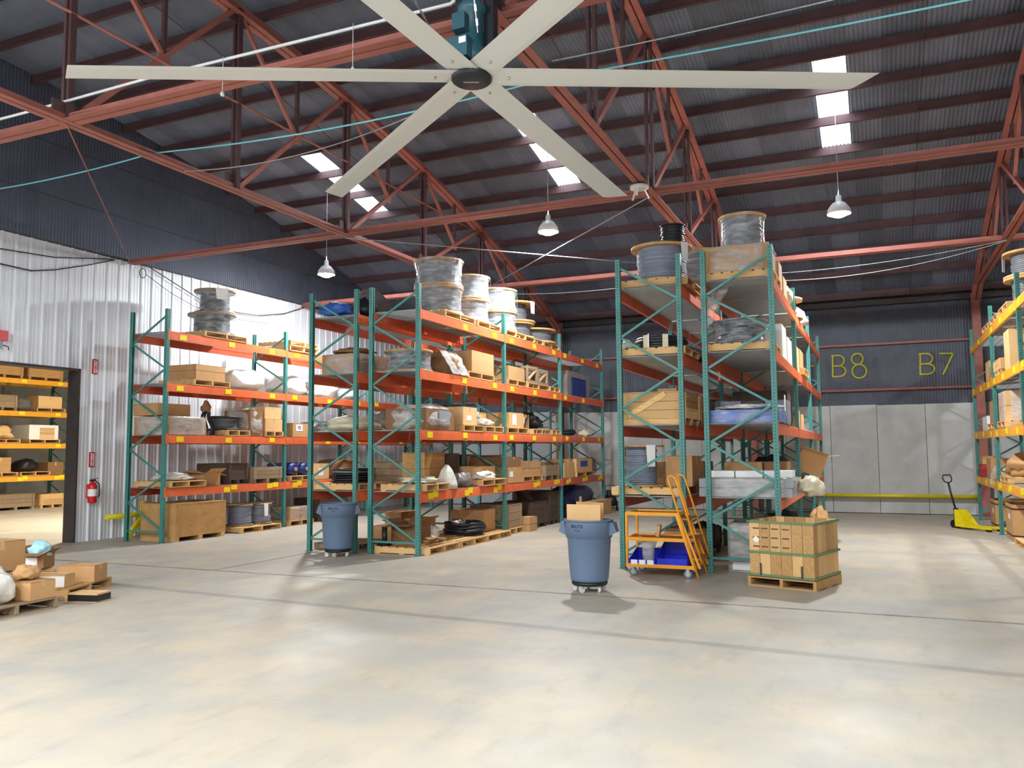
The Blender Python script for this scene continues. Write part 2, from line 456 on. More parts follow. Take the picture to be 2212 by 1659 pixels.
# corrugated gable above
def corr_wall(name, mt, parent, axis, c, a0, a1, z0, top, pitch=0.076, amp=0.009):
    mb = MB(); n = int((a1 - a0) / pitch * 4)
    for i in range(n + 1):
        a = a0 + (a1 - a0) * i / n; off = amp * math.sin(2 * PI * (a - a0) / pitch)
        for z in (z0, top(a)):
            mb.v.append((c + off, a, z) if axis == 'x' else (a, c - off, z))
    for i in range(n):
        mb.f.append((2 * i, 2 * i + 2, 2 * i + 3, 2 * i + 1)); mb.sm.append(True)
    return mb.build(name, mt, parent)
corr_wall('gable_sheet', 'gable_metal', wl, 'x', XW + .005, 2.0, 26.0, WHITE_TOP, lambda a: rz(a) + .02)
mb = MB(); mb.quadbox([(XW - .3, -11.6, WHITE_TOP), (XW - .05, -11.6, WHITE_TOP), (XW - .05, 26, WHITE_TOP), (XW - .3, 26, WHITE_TOP), (XW - .3, -11.6, 9.7), (XW - .05, -11.6, 9.7), (XW - .05, 26, 9.7), (XW - .3, 26, 9.7)])
mb.build('gable_backing', 'dark_steel', wl)
MB().box(XW - .04, XW + .03, -11, 26, WHITE_TOP - .012, WHITE_TOP + .012).build('sheet_flashing', 'dark_steel', wl)
for z in (7.15, 8.25):
    MB().box(XW - .02, XW + .02, 6, 25.7 if z < 8 else 19.4, z - .006, z + .006).build('sheet_lap', 'dark_steel', wl)

# ---- back wall
mb = MB().box(XW - .3, 15.6, YB + .06, YB + .3, 0, 6.6)
wb = struct(mb.build('wall_back', 'dark_metal'), 'back wall with grey concrete panels below dark corrugated sheet')
D1X0, D1X1 = -13.6, -9.9
for k in range(-12, 14):
    x0 = -1.17 + 1.24 * k + .006; x1 = x0 + 1.228
    if x0 < XW + .01: x0 = XW + .01
    if x1 < XW + .1 or (x0 > D1X0 - .2 and x1 < D1X1 + .4): continue
    MB().box(x0, x1, YB - .10, YB + .06, 0.02, 3.07 + random.uniform(-.012, .012)).build('concrete_panel', 'concrete_wall', wb)
MB().box(XW, 15.5, YB - .08, YB + .05, 0.0, .03).build('base_gap', 'dark_steel', wb)
corr_wall('upper_sheet', 'dark_metal', wb, 'y', YB + .02, XW, 15.4, 3.0, lambda a: 6.5)
for z in (3.51, 4.82):
    MB().box(XW, 15.4, YB - .10, YB - .01, z - .03, z + .03).build('wall_girt', 'red_steel', wb)
MB().box(XW, 15.4, YB - .22, YB - .02, 5.93, 6.10).build('eave_strut', 'dark_steel', wb)
# sectional door in the back wall
dr = struct(thing('door_1', 'pale grey sectional door seen between the racks', 'door', (0, 0, 0)))
del dr['category']
for k in range(6):
    MB().box(D1X0, D1X1, YB - .06, YB + .0, .03 + .52 * k, .53 + .52 * k).build('door_section', 'door_grey', dr)
for x in (D1X0 + .02, -11.75, D1X1 - .02): MB().box(x - .03, x + .03, YB - .08, YB - .06, .03, 3.15).build('door_stile', 'grey_metal_box', dr)
# painted bay marks
def strokes(pl, wd, name):
    mb = MB()
    for q, line in enumerate(pl):
        yy = YB - .012 - .003 * q
        for a, b in zip(line, line[1:]):
            mb.bar((a[0], yy, a[1]), (b[0], yy, b[1]), .016, wd)
    return mb.build(name, 'chalk_yellow', wb)
def arc(cx, cz, rx, rz_, a0, a1, n=12):
    return [(cx + rx * math.cos(math.radians(a0 + (a1 - a0) * i / n)), cz + rz_ * math.sin(math.radians(a0 + (a1 - a0) * i / n))) for i in range(n + 1)]
def letter_B(x, z, wd, h):
    return [[(x, z), (x + .02, z + h)], [(x - .02, z + h)] + arc(x + wd * .45, z + h * .75, wd * .45, h * .25, 90, -90) + [(x, z + h * .5)],
            [(x, z + h * .5)] + arc(x + wd * .5, z + h * .25, wd * .5, h * .25, 90, -90) + [(x - .01, z)]]
strokes(letter_B(-1.06, 3.93, .36, .62) + [arc(-.38, 4.42, .15, .16, 0, 360, 18), arc(-.34, 4.06, .19, .2, 0, 360, 18)], .045, 'painted_mark')
strokes(letter_B(1.24, 3.90, .36, .58) + [[(1.74, 4.46), (2.08, 4.45), (1.80, 3.86)]], .045, 'painted_mark')
strokes([[(-1.78, 4.28), (-1.56, 4.28)]], .045, 'painted_mark')
# rest of the shell, outside the frame
struct(MB().box(15.4, 15.6, -11.6, 26, 0, 9.7).build('wall_right', 'dark_metal'))
struct(MB().box(XW - .3, 15.6, -11.8, -11.6, 0, 6.6).build('wall_front', 'dark_metal'))

# side room beyond the doorway
ax = struct(MB().box(-31, -30.8, 2, 24.2, 0, 6.6).build('wall_annex', 'annex_wall'), 'wall of the bright side room beyond the doorway')
MB().box(-30.8, XW - .31, 24, 24.2, 0, 6.6).build('end_wall', 'annex_wall', ax); MB().box(-30.8, XW - .31, 1.8, 2.0, 0, 6.6).build('end_wall', 'annex_wall', ax)
MB().box(-31, XW - .31, 1.8, 24.2, 6.6, 6.7).build('ceiling_sheet', 'annex_wall', ax)

# ---- roof: curved corrugated sheets, purlins, skylights
cl = struct(MB().box(XW - .3, 15.6, 6.9, 7.5, 9.66, 9.70).build('ceiling', 'roof_metal'), 'dark curved corrugated metal roof')
SW = 0.609; SX0 = -0.83 - 24 * SW
ybr = [26.0, 22.4, 18.62, 15.62, 12.2, 7.2]
def roof_sheet(y0, y1, wd, per=6, nseg=5):
    nw = round(wd / (SW / 8)); n = nw * per + per // 2; wd = wd * n / (nw * per); mb = MB()
    for j in range(nseg + 1):
        y = y0 + (y1 - y0) * j / nseg
        for i in range(n + 1):
            mb.v.append((wd * i / n, y, rz(y) + .013 * math.sin(2 * PI * i / per)))
    for j in range(nseg):
        for i in range(n):
            a = j * (n + 1) + i
            mb.f.append((a, a + 1, a + n + 2, a + n + 1)); mb.sm.append(True)
    return mb.mesh('roof_sheet')
sky_cols = {24: 3, 14: 2, 5: 1}
for r in range(5):
    me = roof_sheet(ybr[r], ybr[r + 1] - (0.03 if r < 4 else 0), SW)
    for c in range(0, 35):
        loc = (SX0 + c * SW, 0, 0.004 * (c % 2) + .003 * (r % 2))
        if r == 2 and c in sky_cols:
            o = struct(ob('window_%d' % sky_cols[c], me.copy(), None, None, loc), ['translucent roof skylight strip above the left aisle', 'translucent roof skylight strip half hidden by a fan blade', 'translucent roof skylight strip at upper right'][sky_cols[c] - 1])
            o.data.materials.clear(); o.data.materials.append(MATS['skylight_sheet'])
            continue
        ob('roof_sheet', me, 'roof_metal', cl, loc)
    if r == 2:
        me4 = roof_sheet(ybr[r], ybr[r + 1], SW)
    xr = SX0 + 35 * SW
    mm = roof_sheet(ybr[r], ybr[r + 1], SW * 16, 4, 3); ob('roof_sheet', mm, 'roof_metal', cl, (xr, 0, 0))
mb = MB()
mb.grid(lambda u, v: (XW - .3 + 31.2 * u, 7.2 - 18.9 * v, rz(7.2 - 18.9 * v)), 2, 10); mb.build('roof_sheet', 'roof_metal', cl)
MB().box(XW - .35, SX0 + .02, 7.2, 7.3, 9.5, 9.68).build('edge_trim', 'dark_steel', cl)
mb = MB()
mb.grid(lambda u, v: (XW - .3 + (SX0 - XW + .32) * u, 26 - 18.8 * v, rz(26 - 18.8 * v) + .015), 1, 12); mb.build('roof_sheet', 'roof_metal', cl)
for k in range(-7, 10):
    y = 15.28 + 1.1 * k
    if y > 25.4: continue
    zt = rz(y) - .014
    mb = MB(); mb.box(XW, 15.4, y - .006, y + .006, zt - .2, zt); mb.box(XW, 15.4, y - .06, y, zt - .2, zt - .19); mb.box(XW, 15.4, y, y + .06, zt - .012, zt)
    mb.build('purlin', 'purlin_steel', cl)
for bx_ in (-12.4, -6.4, -0.35, 5.7):
    mb = MB()
    for k in range(-6, 9):
        y = 15.28 + 1.1 * k
        if y + 1.1 > 25.4: continue
        mb.cyl((bx_ + 1.4, y, rz(y) - .08), (bx_ + 1.4, y + 1.1, rz(y + 1.1) - .17), .008, 5)
    mb.build('sag_rod', 'purlin_steel', cl)

# ---- steel trusses
NODES = [4.12, 7.2, 10.28, 13.38, 16.46, 19.55, 22.63, 25.35]
def tz(y): return rz(y) - .215 - .11
def truss(X, label):
    t = thing('roof_truss', label, 'truss', (X, 0, 0))
    for s in (-1, 1):      # bottom chord: two angles back to back with a slit
        mb = MB(); x0 = s * .012; x1 = s * .105
        mb.box(min(x0, x1), max(x0, x1), -11.4, 25.6, HC - .05, HC - .036); mb.box(min(x0, x0 + s * .014), max(x0, x0 + s * .014), -11.4, 25.6, HC - .036, HC + .06)
        mb.build('bottom_chord_angle', 'red_steel', t)
        mb = MB(); ysq = [4.12 + (25.5 - 4.12) * i / 16 for i in range(17)]
        for a, b in zip(ysq, ysq[1:]):
            mb.bar((s * .07, a, tz(a) - .10), (s * .07, b, tz(b) - .10), .11, .016)
            mb.bar((s * .02, a, tz(a)), (s * .02, b, tz(b)), .016, .2)
        mb.build('top_chord_angle', 'red_steel', t)
    for i, y in enumerate(NODES[:-1]):
        zt = tz(y)
        for s in (-1, 1):
            MB().box(s * .045 - .022, s * .045 + .022, y - .045, y + .045, HC - .03, zt).build('post', 'purlin_steel', t)
        MB().box(-.012, .012, y - .22, y + .22, HC - .03, HC + .22).build('gusset', 'purlin_steel', t)
        MB().box(-.012, .012, y - .24, y + .24, zt - .26, zt).build('gusset', 'purlin_steel', t)
    for a, b in zip(NODES, NODES[1:]):
        za, zb = tz(a), tz(b)
        if b > 25:
            MB().bar((0, a, za), (0, b, HC), .07, .07).build('diagonal', 'red_steel', t); continue
        p0 = Vector((0, a + .05, HC + .02)); p1 = Vector((0, b - .05, zb)); mid = (p0 + p1) / 2
        MB().bar(p0, p1, .075, .075).build('diagonal', 'red_steel', t)
        MB().bar((0, a + .08, za - .1), mid, .06, .06).build('half_diagonal', 'red_steel', t)
        MB().bar(mid, (0, mid.y, tz(mid.y)), .06, .06).build('sub_post', 'purlin_steel', t)
        MB().box(-.014, .014, mid.y - .1, mid.y + .1, mid.z - .1, mid.z + .1).build('gusset', 'red_steel', t)
    return t
TX = [-9.46, -3.3, 2.65]
truss(TX[0], 'rust-red steel roof truss nearest the white ribbed wall')
truss(TX[1], 'rust-red steel roof truss passing just behind the ceiling fan hub')
truss(TX[2], 'rust-red steel roof truss at the far right edge')
for y, lab in ((7.2, 'rust-red double angle tie beam beneath the white conduit, nearest the fan'), (13.38, 'long rust-red tie beam crossing between fan and racks'), (19.55, 'rust-red tie beam low over the far shelves, farthest of the three')):
    t = thing('tie_beam', lab, 'beam', (0, y, 0))
    for s in (-1, 1):
        mb = MB(); y0, y1 = sorted((s * .014, s * .115)); mb.box(XW + .05, 14.9, y0, y1, HC - .045, HC - .03); y0, y1 = sorted((s * .014, s * .03)); mb.box(XW + .05, 14.9, y0, y1, HC - .03, HC + .07)
        mb.build('angle', 'red_steel', t)
for X, lab in ((TX[0], 'rust-red steel column at the back wall behind the middle racks'), (TX[1], 'rust-red steel column at the back wall behind the tall rack'), (TX[2], 'rust-red steel column rising beside the right-hand rack')):
    t = thing('steel_column', lab, 'column', (X, 25.42, 0))
    MB().box(-.1, .1, -.11, -.095, .012, 6.05).build('flange', 'red_steel', t); MB().box(-.1, .1, .095, .11, .012, 6.05).build('flange', 'red_steel', t)
    MB().box(-.006, .006, -.095, .095, .012, 6.05).build('web', 'red_steel', t); MB().box(-.17, .17, -.17, .17, 0, .012).build('base_plate', 'red_steel', t)
# plan bracing rods and pipes
def rod(name, lab, cat, pts, r, mt, n=6):
    return tag(MB().tube(pts, r, n).build(name, mt), lab, cat)
def sag(a, b, d, n=16):
    a = Vector(a); b = Vector(b)
    return [a.lerp(b, i / n) - Vector((0, 0, d * 4 * (i / n) * (1 - i / n))) for i in range(n + 1)]
rod('brace_rod', 'thin steel bracing rod running from the wall to the left truss', 'rod', [(TX[0], 7.2, HC - .07), (XW + .06, 13.38, HC - .07)], .009, 'red_steel')
rod('brace_rod', 'thin pale bracing rod rising right from the stacked reels', 'rod', [(TX[1], 13.38, HC - .07), (TX[0], 19.55, HC - .07)], .011, 'galvanised')
rod('brace_rod', 'thin pale bracing rod dipping right below the centre lamp', 'rod', [(TX[0], 13.38, HC - .09), (TX[1], 19.55, HC - .09)], .011, 'galvanised')
rod('truss_pipe', 'thin rust-red pipe running level through the left truss', 'pipe', [(TX[0] + .05, 4.2, 7.6), (TX[0] + .05, 20.4, 7.6)], .02, 'red_steel')
rod('conduit', 'white conduit along the nearest tie beam to the fan motor', 'conduit', [(-15.3, 7.16, 6.36), (-10.1, 7.16, 6.39), (-8.0, 7.16, 6.43), (-3.8, 7.16, 6.40), (-3.5, 7.0, 6.42)], .018, 'conduit_white')
rod('sprinkler_line', 'thin white line sagging between left truss and fan', 'cable', sag((-9.46, 9.2, 6.12), (-4.6, 9.2, 6.5), .25), .009, 'galvanised')
rod('data_cable', 'bright cyan cable strung across beneath the roof', 'cable', [(-15.2, 8.6, 6.05)] + sag((-12.8, 8.6, 6.13), (-9.5, 8.6, 6.2), .04, 6) + sag((-9.4, 8.6, 6.2), (-3.3, 8.6, 6.12), .12, 12)[1:] + sag((-3.3, 8.6, 6.12), (4.5, 8.6, 6.12), .06, 10)[1:], .011, 'cyan_cable')
rod('power_cable', 'pale cable slung just above the cyan cable, right of the fan', 'cable', sag((-3.3, 8.75, 6.4), (4.5, 8.75, 6.75), .12), .008, 'galvanised')
rod('power_cable', 'upper of two pale cables sagging below the far tie beam', 'cable', sag((-3.3, 19.4, 5.9), (TX[2], 19.4, 6.1), .16), .008, 'galvanised')
rod('power_cable', 'lower of two pale cables sagging below the far tie beam', 'cable', sag((-3.3, 19.35, 5.82), (TX[2], 19.35, 6.08), .32), .008, 'galvanised')
rod('power_cable', 'pale cable drooping under the far tie beam left of the tall rack', 'cable', sag((TX[0], 19.4, 6.02), (TX[1], 19.4, 6.0), .2), .008, 'galvanised')
xw = XW + .05
rod('wall_cable', 'upper black cable on the white wall, far left', 'cable', [(xw, 9.6, 5.86), (xw, 10.3, 5.80), (xw, 11.5, 5.88), (xw, 12.9, 6.14)], .012, 'cable_black')
rod('wall_cable', 'lower black cable drooping on the white wall, far left', 'cable', [(xw, 9.6, 5.6), (xw, 10.3, 5.51), (xw, 11.0, 5.50), (xw, 11.5, 5.62), (xw, 12.3, 5.89), (xw, 12.95, 6.14)], .014, 'cable_black')
rod('wall_cable', 'black cable falling diagonally behind the wrapped reels on the white wall', 'cable', [(xw, 13.4, 6.17), (xw, 13.9, 6.17), (xw, 14.7, 5.92), (xw, 15.6, 5.64), (xw, 16.8, 5.54), (xw, 17.6, 5.58), (xw, 18.7, 5.8), (xw, 19.6, 6.12)], .012, 'cable_black')
rod('wall_cable', 'thin cable drooping lowest along the white wall behind the reels', 'cable', [(xw, 13.8, 5.98), (xw, 14.6, 5.66), (xw, 15.4, 5.45), (xw, 16.8, 5.36), (xw, 18, 5.42)], .007, 'cable_black')
tag(MB().tube([(xw, 13.72 + .09 * math.cos(a * PI / 8), 5.99 + .11 * math.sin(a * PI / 8)) for a in range(16)], .009, 6, closed=True).build('cable_loop', 'cable_black'), 'small black loop of cable hanging on the white wall', 'cable')

# ---- high-bay lamps
HOUS = MB().lathe([(.02, .30), (.05, .28), (.06, .16), (.12, .13), (.16, .08), (.205, .02), (.225, -.085), (.215, -.085), (.195, -.03)], 20, caps=False).mesh('housing')
DIFF = MB().lathe([(.001, -.15), (.07, -.145), (.13, -.12), (.17, -.08), (.19, -.035)], 20, caps=False).mesh('diffuser')
LL = ['lit round high-bay lamp over the left aisle, above the wall rack', 'lit round high-bay lamp at picture centre, above the stacked reels', 'lit round high-bay lamp at right above the aisle to the bay marks']
for i, (x, y, z) in enumerate(LAMPS):
    t = thing('high_bay_lamp', LL[i] if i < 3 else 'round high-bay lamp overhead outside the picture', 'lamp', (x, y, z), group=None if i < 3 else 'high-bay lamps outside the picture')
    ob('housing', HOUS, 'caster_grey', t); ob('diffuser', DIFF, 'lamp_glow', t)
    MB().cyl((0, 0, .29), (0, 0, rz(y) - z - .02), .008, 6).build('hanger', 'galvanised', t)

for i, (x, y) in enumerate(((-18.6, 19.6), (-18.6, 16.2))):
    t = thing('high_bay_lamp', 'round high-bay lamp inside the side room, out of sight', 'lamp', (x, y, 6.0), group='high-bay lamps of the side room')
    ob('housing', HOUS, 'fan_dark', t); ob('diffuser', DIFF, 'annex_glow', t)
    MB().cyl((0, 0, .29), (0, 0, .6), .008, 6).build('hanger', 'galvanised', t)

# ---- ceiling fan
FH = Vector((-3.295, 6.623, 5.3)); FR = 3.70; AZ = math.radians(4.3)
t = thing('ceiling_fan', 'huge six-bladed pale ceiling fan with teal motor', 'fan', FH)
t.rotation_euler = (-.034, -.012, 0)
def blade():
    mb = MB(); n = 14
    for i in range(n + 1):
        r = .12 + (FR - .12) * i / n
        tw = math.radians(-4.5 + 1.0 * i / n)
        for j, (cx, th) in enumerate(((-.145, .0), (-.09, .012), (.02, .016), (.145, .002), (.02, -.004), (-.09, -.006))):
            rr = r + (.16 * (cx + .145) / .29 - .08 if i == n else 0)
            mb.v.append((cx * math.cos(tw) - th * math.sin(tw), rr, -cx * math.sin(tw) * 1.0 + th * math.cos(tw)))
    for i in range(n):
        for j in range(6):
            j2 = (j + 1) % 6
            mb.f.append((i * 6 + j, i * 6 + j2, i * 6 + 6 + j2, i * 6 + 6 + j)); mb.sm.append(False)
    mb.f.append(tuple(n * 6 + j for j in range(6))); mb.sm.append(False)
    mb.f.append(tuple(reversed(range(6)))); mb.sm.append(False)
    return mb.mesh('blade')
BL = blade()
BOLT = MB().lathe([(.012, -.02), (.012, .0)], 8).mesh('bolt')
for k in range(6):
    b = ob('blade', BL, 'fan_blade', t, (0, 0, 0), (0, 0, -(AZ - k * PI / 3)))
    ob('bolt', BOLT, 'steel', b, (0, .34, -.004))
MB().lathe([(.02, -.05), (.17, -.05), (.19, -.035), (.19, .05), (.12, .08)], 18).build('hub', 'fan_dark', t)
MB().bar((-.07, -.03, -.053), (.06, .03, -.053), .018, .006).build('key_plate', 'steel', t)
mb = MB().lathe([(.10, .10), (.13, .12), (.13, .26), (.11, .28), (.11, .60), (.135, .62), (.135, .68), (.09, .72), (.09, .90)], 20); mb.build('motor', 'fan_teal', t)
g = MB().cbox((-.05, -.12, .2), (.22, .2, .2)); g.cbox((-.04, -.13, .46), (.13, .14, .16)); g.build('gearbox', 'fan_teal', t)
MB().box(-.02, .05, -.225, -.215, .22, .28).build('maker_plate', 'white_paper', t)
mb = MB().box(.10, .20, .05, .15, .05, 1.0); mb.box(-.2, -.12, .05, .15, .05, 1.0); mb.box(-.25, .25, .0, .2, .9, 1.02); mb.build('mount', 'fan_dark', t)
for a, b in (((-.16, -.1, .1), (-.55, -.25, .88)), ((.14, -.15, .32), (.16, -.35, .9)), ((.22, .1, .15), (.6, .5, .9)), ((-.2, .15, .1), (-.5, .6, .9))):
    mb = MB(); A = Vector(a); B = Vector(b); n = 10
    for i in range(n):
        p = A.lerp(B, i / n); q = A.lerp(B, (i + 1) / n); mb.bar(p, q, .022 if i % 2 else .008, .008 if i % 2 else .022)
    mb.build('safety_chain', 'chrome', t)

# white sensor head under the second truss
t = thing('ceiling_sensor', 'small white disc device with three legs under the truss', 'sensor', (-3.32, 12.72, 6.02))
MB().lathe([(.10, .0), (.15, .015), (.15, .06), (.10, .075)], 18).build('body', 'conduit_white', t)
for k in range(3):
    a = 2 * PI * k / 3 + .5
    MB().bar((.09 * math.cos(a), .09 * math.sin(a), .01), (.16 * math.cos(a), .16 * math.sin(a), -.14), .03, .012).build('leg', 'conduit_white', t)
MB().cyl((0, 0, .07), (0, 0, .12), .02, 8).build('stem', 'galvanised', t)
for x, y in ((-5.35, 7.1), (-7.9, 7.1), (-6.75, 7.1)):
    pass
for (x, zz, lab) in ((-4.95, 5.88, 'tiny drop pull hanging below the conduit, nearest the fan'), (-6.75, 5.95, 'tiny drop pull hanging mid-way below the conduit')):
    t = thing('drop_pull', lab, 'pull cord', (x, 7.1, zz)); MB().cyl((0, 0, .05), (0, 0, 6.42 - zz), .004, 5).build('cord', 'conduit_white', t); MB().lathe([(.02, 0), (.025, .03), (.008, .06)], 8).build('weight', 'conduit_white', t)

# ================================================================== RACKS
LV = [1.11, 2.22, 3.31, 4.41]; RH = 4.88; BH = .17
def post_mesh():
    mb = MB()
    mb.box(.034, .038, -.038, .038, .01, RH); mb.box(-.038, .034, -.038, -.034, .01, RH); mb.box(-.038, .034, .034, .038, .01, RH)
    mb.box(-.038, -.034, -.034, -.018, .01, RH); mb.box(-.038, -.034, .018, .034, .01, RH); mb.box(-.06, .06, -.055, .055, 0, .01)
    return mb.mesh('post')
POST = post_mesh()
TAG = MB().box(-.002, .004, -.095, .095, -.055, .055).mesh('shelf_label')
DECKS = {}
def deck_mesh(dx, dy, kind):
    k = (round(dx, 2), round(dy, 2), kind)
    if k in DECKS: return DECKS[k]
    mb = MB()
    if kind == 'sheet':
        n = int(dy / .05) * 4
        for i in range(n + 1):
            y = dy * i / n; z = [-.012, .006, .006, -.012][i % 4]
            mb.v += [(0, y, z), (dx, y, z)]
        for i in range(n):
            mb.f.append((2 * i, 2 * i + 1, 2 * i + 3, 2 * i + 2)); mb.sm.append(False)
    else:
        for i in range(int(dy / .055) + 1):
            y = min(i * .055 + .008, dy - .008); mb.box(0, dx, y - .006, y + .006, -.004, .004)
        for i in range(7):
            x = dx * (i + .5) / 7; mb.box(x - .004, x + .004, 0, dy, -.010, -.004)
    DECKS[k] = mb.mesh('deck'); return DECKS[k]
def rack(label, xl, xr, ys, outer, beams, deck='wire', tags='r', tag_y=(.32, 1.75, 3.15), skip=(), hang=0):
    """two rows of posts at xl/xr, frames at ys; outer: side whose braces start low"""
    cx = (xl + xr) / 2
    t = thing('pallet_rack', label, 'rack', (cx, ys[0], 0))
    lx, rx = xl - cx, xr - cx
    BM = {}
    for y in ys:
        yy = y - ys[0]
        ob('post', POST, 'post_green', t, (rx - .038, yy, 0)); ob('post', POST, 'post_green', t, (lx + .038, yy, 0), (0, 0, PI))
        lo, hi = (rx - .06, lx + .06) if outer == 'r' else (lx + .06, rx - .06)
        nodes = []; z = .24; s = 0
        while z < 4.75:
            nodes.append((lo if s == 0 else hi, z)); z += .563; s = 1 - s
        MB().bar((lx + .05, yy, .22), (rx - .05, yy, .22), .03, .035).build('brace', 'brace_green', t)
        MB().bar((lx + .05, yy, 4.72), (rx - .05, yy, 4.72), .03, .03).build('brace', 'brace_green', t) if outer == 'none' else None
        for a, b in zip(nodes, nodes[1:]):
            MB().bar((a[0], yy, a[1]), (b[0], yy, b[1]), .026, .036).build('brace', 'brace_green', t)
    for bi, (a, b) in enumerate(zip(ys, ys[1:])):
        ya, yb = a - ys[0] + .04, b - ys[0] - .04
        for li, z in enumerate(LV):
            if (bi, li) in skip: continue
            for side, x in (('r', rx - .022), ('l', lx + .022)):
                mname = beams(bi, li, side); key = (mname, bi)
                if key not in BM:
                    mb = MB().box(-.024, .024, ya, yb, -BH, -.03); sx = .008
                    mb.box(-.024, .012, ya, yb, -.03, 0)
                    for ye, d in ((ya, -.05), (yb, .05)): mb.box(.018, .028, min(ye, ye + d), max(ye, ye + d), -BH - .02, .03)
                    me = mb.mesh('beam'); me.materials.append(MATS[mname]); BM[key] = me
                o = ob('beam', BM[key], None, t, (x, (0 if side == 'r' else ya + yb), z), None if side == 'r' else (0, 0, PI))
                if side in tags:
                    for q, ty in enumerate(tag_y):
                        if random.random() < .12: continue
                        sgn = 1
                        ob('shelf_label', TAG, 'yellow_label', o, (.026, ya + ty * (yb - ya) / 3.66 + random.uniform(-.05, .05), -.085 + random.uniform(-.015, .02)))
                        if li == 0: ob('shelf_label', TAG, 'yellow_label', o, (.026, ya + ty * (yb - ya) / 3.66 + .2, -.05))
            hl = (yb - ya) / 2
            for q in range(2):
                ob('deck', deck_mesh(rx - lx - .05, hl - .02, deck), 'galvanised', t, (lx + .025, ya + q * hl + .01, z + .006))
    return t
def bm_mix(bi, li, side):
    return 'orange_beam' if (bi * 7 + li * 3 + (side == 'r')) % 3 else 'red_beam'
YA = [12.81, 16.62, 20.36, 24.1]; YBk = [12.8, 16.53, 20.08, 23.7]; YC = [12.62, 16.28, 19.94, 23.6]; YD = [12.9, 16.56, 20.25, 24.1]
AF, AR = -13.50, -14.58
rack('orange-beamed green pallet rack standing along the white ribbed wall', AR, AF, YA, 'r', bm_mix, tags='r')
rack('left row of the middle pair of green racks, facing the wall rack', -9.84, -8.75, YBk, 'l', bm_mix, tags='l')
rack('right row of the middle pair of green racks, lined with yellow labels', -8.49, -7.42, YBk, 'r', bm_mix, tags='r')
rack('left row of the tall green rack pair, behind the grey bin with cardboard', -3.71, -2.66, YC, 'l', lambda b, l, s: 'red_beam', deck='sheet', tags='')
rack('right row of the tall green rack pair, beside the slatted wooden crate', -2.36, -1.29, YC, 'r', lambda b, l, s: 'orange_beam' if s == 'r' else 'red_beam', deck='sheet', tags='')
rack('yellow-beamed green pallet rack cut by the right edge', 2.34, 3.4, YD, 'l', lambda b, l, s: 'yellow_beam', tags='l')
rack('yellow-beamed rack seen through the doorway at left', -27.5, -26.4, [13.4, 17.07, 20.74], 'r', lambda b, l, s: 'yellow_beam', tags='r')

# ================================================================== GOODS
def pallet(label, x, y, z, dx=1.05, dy=1.1, rz_=0.0, detail=True, mt='pine', group=None):
    """stringers run along x, deck boards along y"""
    t = thing('pallet', label, 'pallet', (x, y, z), rz_, group)
    if detail:
        n = 7 if dx > .8 else 5
        for i in range(n):
            wd = dx / n * .78
            board('deck_board', mt, t, (-dx / 2 + wd / 2 + (dx - wd) * i / (n - 1), random.uniform(-.006, .006), .121), (wd, dy, .018))
        for s in (-1, 0, 1): board('stringer', mt, t, (0, s * (dy / 2 - .022), .065), (dx, .042, .094))
        for i in (-1, 0, 1): board('bottom_board', mt, t, (i * (dx / 2 - .06), 0, .009), (.1, dy, .018))
    else:
        mb = MB()
        for i in range(6):
            wd = dx / 6 * .8; xx = -dx / 2 + wd / 2 + (dx - wd) * i / 5; mb.box(xx - wd / 2, xx + wd / 2, -dy / 2, dy / 2, .112, .13)
        mb.build('deck', mt, t)
        for s in (-1, 0, 1): board('stringer', mt, t, (0, s * (dy / 2 - .022), .065), (dx, .042, .094))
        mb = MB()
        for i in (-1, 0, 1): mb.box(i * (dx / 2 - .06) - .05, i * (dx / 2 - .06) + .05, -dy / 2, dy / 2, 0, .018)
        mb.build('bottom_boards', mt, t)
    return t
PZ = .1302
